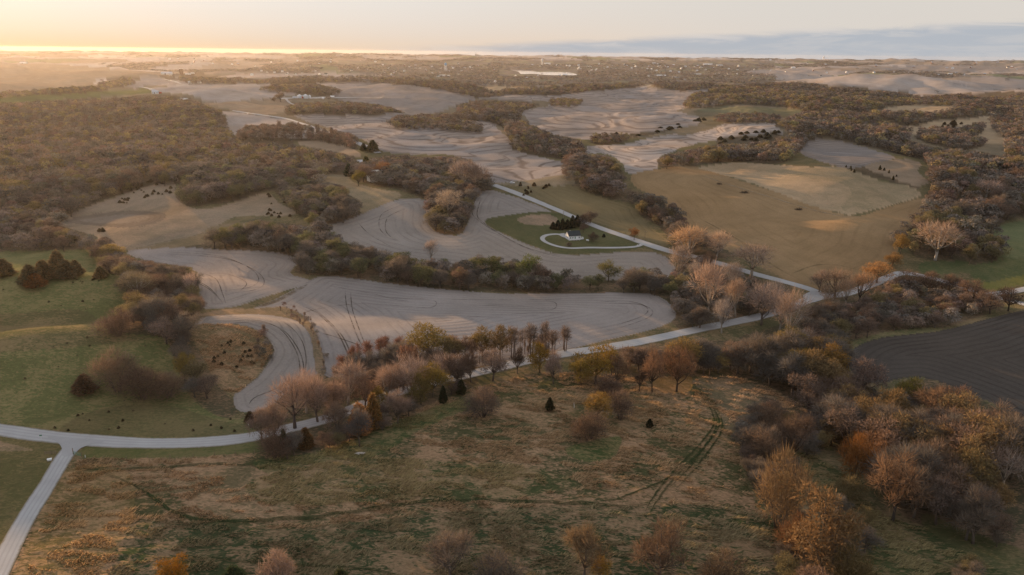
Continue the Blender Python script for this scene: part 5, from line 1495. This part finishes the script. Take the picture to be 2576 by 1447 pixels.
for u, v in [(262,1154),(318,1155),(372,1154),(428,1152),(486,1149),(540,1146),(592,1142),(640,1139)]:
    fpost(u, v, 'grey wooden fence post along the top of the prairie', M_WOOD, 8, 'fence posts along the top of the prairie')
# fallen branches
p, k = scale_at(905, 1143)
fb = MB(); rr_ = random.Random(4)
for i in range(15):
    a = rr_.uniform(-.5, .5) + (math.pi if i % 3 == 0 else 0); l = rr_.uniform(1.3, 2.6); z = rr_.uniform(.15, .75)
    x0, y0 = rr_.uniform(-1, 1), rr_.uniform(-.5, .5)
    fb.tube([(x0 - math.cos(a) * l / 2, y0 - math.sin(a) * l / 2, z * .6), (x0, y0, z), (x0 + math.cos(a) * l / 2, y0 + math.sin(a) * l / 2, z + rr_.uniform(-.2, .3))], [.11, .08, .02], 5)
o = fb.build('fallen_branches', M_DEADW); o.location = p; tag(o, 'bleached heap of fallen branches on the grass below the road', 'branches')
p, k = scale_at(1444, 1026)
o = MB().tube([(0, 0, -.2), (.05, 0, 1.0), (-.12, .05, 1.7), (.05, .05, 2.2)], [.16, .14, .12, .03], 7).build('dead_snag', M_DEADW); o.location = p; tag(o, 'white broken tree stump standing in the prairie grass', 'stump')
# brush piles on the hay hill
for u, v, wpx, lab in [(1809, 464, 16, 'dark brush pile on the hay hill, the farthest one'), (1873, 486, 22, 'dark brush pile in the middle of the hay hill'), (2010, 528, 20, 'dark brush pile on the hay hill nearest the tan grass')]:
    p, k = scale_at(u, v); rg2 = np.random.RandomState(int(u))
    V, C = blades(rg2, [(0, 0, .2), (1.4, 0, .1), (-1.3, .3, .1)], [(1.9, 1.5, 1.2)] * 3, 420, 1.3, .14, .0, 1.2, (.1, 1))
    V = cap_low(V, .0) * (wpx * k / 6.5)
    me = mesh_from('brush_pile', V, np.arange(len(V)).reshape(-1, 3), 3); set_col(me, 'Col', C * np.array([.10, .075, .06])); me.materials.append(M_WOODS)
    o = link('brush_pile', me); o.location = p; tag(o, lab, 'brush pile')
def rock(u, v, wpx, label, name='boulder', cat='rock'):
    p, k = scale_at(u, v); s = wpx * k / 2; rg2 = np.random.RandomState(int(u * 7) % 9999)
    b = MB(); prof = [(.3, -.25), (.85, 0), (1.0, .35), (.85, .75), (.45, 1.02), (.05, 1.1)]; b.lathe(prof, 9)
    b.v = [(x * s * rg2.uniform(.85, 1.15), y * s * rg2.uniform(.85, 1.15), z * s * rg2.uniform(.9, 1.1)) for x, y, z in b.v]
    o = b.build(name, M_ROCK); o.location = p; tag(o, label, cat)
rock(1604, 618, 4.2, 'white boulder, left of the pair at the driveway mouth')
rock(1610.5, 617.5, 4.2, 'white boulder, right of the pair at the driveway mouth')
rock(2303.5, 691, 7.5, 'pale boulder above the right-hand gravel road')
def tank_at(u, v, label):
    p, k = scale_at(u, v); s = 4 * k
    o = MB().lathe([(s * .5, -.2), (s * .52, s * .5), (s * .4, s * .75), (s * .1, s * .85)], 12).build('water_tank', M_WHITE); o.location = p; tag(o, label, 'tank')
tank_at(2427, 509, 'white tank in the right-hand woods, left one of the pair')
tank_at(2434, 509, 'white tank in the right-hand woods, right one of the pair')

# farms
def barn(name, u, v, wpx, hpx, label, roofm, wallm, rz=0, ratio=.45, cat='barn', fr=.5, door=True, win=0):
    p, k = scale_at(u, v); Lb = wpx * k; hb = hpx * k
    r = empty(name, tuple(p), R(rz)); tag(r, label, cat)
    w, rf = gable(Lb, Lb * ratio, hb * fr, hb * (1 - fr), .04 * Lb)
    w.build('wall', wallm, r); rf.build('roof', roofm, r)
    if door: MB().box((-Lb * .1, -Lb * ratio / 2 - .05, hb * fr * .42), (Lb * .14, .12, hb * fr * .8)).build('door', M_WOOD, r)
    for i in range(win): MB().box((Lb * (-.36 + .24 * i + (.12 if i > 1 else 0)), -Lb * ratio / 2 - .05, hb * fr * .6), (Lb * .07, .12, hb * fr * .35)).build('window', M_GLASS, r)
    return r
barn('long_barn', 420, 187.5, 22, 5.5, 'long white barn beside the two dark silos', M_GROOF, M_WHITE, 4, .4)
def silo(u, v, wpx, hpx, label, grp):
    p, k = scale_at(u, v); rr2 = wpx * k / 2; h = hpx * k
    r = empty('farm_silo', tuple(p)); tag(r, label, 'silo', grp)
    MB().lathe([(rr2, -1), (rr2, h * .93)], 18).build('tower', M_SILO, r)
    MB().lathe([(rr2 * 1.05, h * .932), (rr2 * 1.05, h * .96), (rr2 * .3, h)], 18).build('cap', M_OFFW, r)
silo(454.3, 186.5, 4.2, 12, 'dark silo with a pale cap, left one of the far pair', 'dark farm silos')
silo(459.4, 186.5, 4.2, 12, 'dark silo with a pale cap, right one of the far pair', 'dark farm silos')
barn('farm_shed', 473, 187.6, 11, 2.4, 'low white shed just right of the dark silos', M_OFFW, M_WHITE, 5)
barn('farm_shed', 484.5, 185.6, 8, 2.4, 'small white shed farther right of the dark silos', M_OFFW, M_WHITE, -5)
barn('farmhouse', 478, 210, 8, 5, 'grey-white house below the far wooded windbreak', M_GROOF, M_OFFW, 20, .7, 'house', win=3)
barn('farmhouse', 502, 209.5, 7, 4, 'faint grey house by the far windbreak', M_GROOF, M_OFFW, -10, .7, 'house', win=3)
barn('farmhouse', 391, 236, 13, 7.5, 'white hazy house beside the far green field', M_GROOF, M_WHITE, 15, .7, 'house', win=4)
barn('farm_shed', 403, 235, 6, 3, 'tiny shed right of the white hazy house', M_RED, M_RED, 10)
barn('farmhouse', 429, 254.5, 13, 3.6, 'low white house, left of the two at the wood edge', M_OFFW, M_WHITE, 5, .5, 'house', win=4)
barn('farmhouse', 463.5, 254, 17, 6, 'grey roofed house, right of the two at the wood edge', M_GROOF, M_WHITE, -14, .6, 'house', win=4)
barn('farm_shed', 14, 421, 9, 3, 'white roof glinting in the left-hand hazy wood', M_WHITE, M_OFFW, 5)
def bin_(u, v, wpx, hpx, label):
    p, k = scale_at(u, v); rr2 = wpx * k / 2; h = hpx * k
    r = empty('grain_bin', tuple(p)); tag(r, label, 'grain bin', 'grain bins')
    w = MB(); pr_ = []
    for i in range(9): pr_ += [(rr2, -.5 + (h * .62 + .5) * i / 9), (rr2 * .985, -.5 + (h * .62 + .5) * (i + .5) / 9)]
    w.lathe(pr_ + [(rr2, h * .62)], 24).build('wall', M_STEEL, r)
    MB().lathe([(rr2 * 1.04, h * .621), (rr2 * .12, h * .97), (rr2 * .1, h)], 24).build('roof', M_STEEL, r)
    MB().box((0, -rr2 - .05, h * .14), (rr2 * .3, .15, h * .24)).build('door', M_STEEL, r)
bin_(753.7, 247, 12, 9, 'silver grain bin, leftmost of the three')
bin_(768.6, 247.5, 12.5, 10, 'silver grain bin, tallest in the middle')
bin_(779.2, 247, 6.5, 8, 'slim silver grain bin, rightmost of the three')
barn('farm_shed', 742.5, 247.5, 11, 4, 'low grey shed left of the grain bins', M_GROOF, M_STEEL, 2)
barn('red_barn', 761.5, 248, 4, 7, 'narrow red and white barn between the grain bins', M_OFFW, M_RED, 80, .8)
barn('farm_shed', 812.7, 249, 5, 4, 'white cube shed right of the grain bins', M_WHITE, M_WHITE, 10, .8)
barn('old_barn', 826, 248.5, 11, 5, 'brown old barn right of the grain bins', M_WOOD, M_WOOD, -8, .6)
barn('farm_shed', 836, 246, 9, 4.5, 'open white roofed shed right of the old barn', M_WHITE, M_WOOD, 5, .6)
barn('farmhouse', 951, 455, 46, 26, 'old farmhouse with a pale roof hidden in the dark wood', M_OFFW, M_OFFW, 35, .6, 'house', .5, True, 4)
barn('farm_shed', 905, 412, 13, 9, 'grey shed roof above the yellow tree', M_GROOF, M_OFFW, 30, .8)

def water_tower(u, v, wpx, hpx, label, tankm):
    p, k = scale_at(u, v); rr2 = wpx * k / 2; h = hpx * k
    r = empty('water_tower', tuple(p)); tag(r, label, 'water tower')
    MB().lathe([(rr2 * .1, h * .60), (rr2 * .7, h * .63), (rr2, h * .70), (rr2, h * .86), (rr2 * .7, h * .95), (rr2 * .1, h)], 20).build('tank', tankm, r)
    for i in range(6):
        a = i * math.pi / 3
        MB().tube([(rr2 * 1.05 * math.cos(a), rr2 * 1.05 * math.sin(a), -1), (rr2 * .9 * math.cos(a), rr2 * .9 * math.sin(a), h * .72)], rr2 * .12, 6).build('leg', M_WHITE, r)
    MB().tube([(0, 0, -1), (0, 0, h * .62)], rr2 * .16, 8).build('riser', M_WHITE, r)
    MB().lathe([(rr2 * 1.12, h * .69), (rr2 * 1.12, h * .705)], 20).build('catwalk', M_WHITE, r)
water_tower(1121, 178.5, 6.6, 19, 'blue topped white water tower over the far town', M_BLUE)
water_tower(1363.5, 164, 5, 15, 'grey water tower behind the lake', M_STEEL)
water_tower(2072, 151, 3.5, 8, 'small white water tower near the right horizon', M_WHITE)
# elevator on the horizon
p, k = scale_at(1202, 142)
r = empty('grain_elevator', tuple(p)); tag(r, 'pale grain elevator block on the far horizon', 'elevator')
MB().box((-2 * k, 0, 2.0 * k), (9 * k, 5 * k, 5 * k)).build('silo_block', M_CONC, r)
MB().box((-4.5 * k, 0, 5.2 * k), (3 * k, 3 * k, 2.0 * k)).build('headhouse', M_CONC, r)
MB().box((5.2 * k, 0, 1.2 * k), (5 * k, 4 * k, 3.6 * k)).build('annex', M_CONC, r)
# long town buildings
for u, v, wpx, hpx, lab, rm, wm in [
    (1225, 206.5, 17, 5, 'long grey-roofed shed at the near edge of the far town', M_GROOF, M_OFFW),
    (1377, 163, 14, 4.5, 'pale school-like block right of the grey water tower', M_OFFW, M_WHITE),
    (1420, 190, 12, 3, 'white shed just below the lake', M_WHITE, M_WHITE),
    (1748, 188.5, 30, 2.6, 'very long pale shed right of the lake', M_OFFW, M_OFFW),
    (1660, 192, 26, 3, 'long white shed above the dark clump right of the lake', M_WHITE, M_OFFW),
    (1700, 197.5, 16, 3.5, 'white-roofed store below the long sheds', M_WHITE, M_OFFW),
    (1780, 164, 20, 3, 'pale school roof at the far right of the town', M_WHITE, M_OFFW),
    (1810, 166, 14, 2.6, 'grey school wing at the far right of the town', M_GROOF, M_OFFW),
    (1645, 162, 8, 4, 'blue-grey hall at the back of the town', M_GROOF, M_OFFW),
    (1995, 172, 9, 3, 'pale farm shed on the right plain', M_WHITE, M_OFFW),
    (2390, 188, 9, 3, 'pale farm shed before the right-hand far ridge', M_WHITE, M_OFFW),
    (1068+45, 193, 13, 4.5, 'white house below the blue water tower', M_OFFW, M_WHITE),
    (1070, 210, 14, 7, 'pale house at the left edge of the far town', M_OFFW, M_WHITE),
    (60, 160, 14, 3, 'glinting shed in the golden haze at the far left', M_WHITE, M_WHITE),
    (2175, 248, 5, 3, 'white hut in the far golden wood', M_WHITE, M_WHITE)]:
    barn('long_shed', u, v, wpx, hpx, lab, rm, wm, rnd.uniform(-12, 12), .4, 'building', .6)
# houses of the town and scattered farms
hm = []
for i, (wm, rm) in enumerate([(M_WHITE, M_GROOF), (M_OFFW, M_ROOF), (M_WHITE, M_OFFW), (M_BRICK, M_GROOF)]):
    w, r = gable(12, 8, 4.2, 3.2, .5)
    b = MB(); b.add(w.v, w.f); nf = len(b.f); b.add(r.v, r.f)
    me = b.mesh('town_house'); me.materials.append(wm); me.materials.append(rm)
    mi = np.zeros(len(me.polygons), np.int32); mi[nf:] = 1; me.polygons.foreach_set('material_index', mi)
    hm.append(me)
us, vs, lab_ = [], [], []
r9 = random.Random(21)
for i in range(170):
    u = r9.uniform(960, 1860); v = 160 + abs(r9.gauss(0, 1)) * 16 + 8 * r9.random()
    if 1255 < u < 1455 and 170 < v < 191: continue
    if v > 212: continue
    us.append(u); vs.append(v); lab_.append(0)
for i in range(70):
    u = r9.choice([r9.uniform(400, 960), r9.uniform(1860, 2560)]); v = r9.uniform(150, 195)
    us.append(u); vs.append(v); lab_.append(1)
PP = unproject(us, vs)
for p, lb in zip(PP, lab_):
    d = np.linalg.norm(p)
    if d > 10700: continue
    o = link('town_house', r9.choice(hm)); o.location = (p[0], p[1], p[2] + .3); o.rotation_euler = (0, 0, r9.uniform(0, 3.14))
    s = max(1.0, d / 5200); o.scale = (s, s, s * r9.uniform(.9, 1.3))
    if lb == 0: tag(o, 'small house among the trees of the far town', 'house', 'houses of the far town')
    else: tag(o, 'small lone farmhouse on the far plain', 'house', 'farmhouses of the far plain')

# ------------------------------------------------------------------ haze
zlo = float(GZ.min()) - 1.5; ztop = max(CAM_H + 6.0, float(GZ.max()) + 17.0)
hz = MB().box((0, 0, (zlo + ztop) / 2), (23000, 23000, ztop - zlo))
mt, t, o_ = new_mat('evening_haze')
pv = t.new('ShaderNodeVolumePrincipled')
pv.inputs['Color'].default_value = (.88, .83, .80, 1)
pv.inputs['Density'].default_value = HAZE_DENSITY
pv.inputs['Anisotropy'].default_value = .6
t.l.new(pv.outputs[0], o_.inputs['Volume'])
ho = hz.build('haze', mt); tag(ho, 'thin golden evening haze over the farmland', 'haze', None, 'stuff')
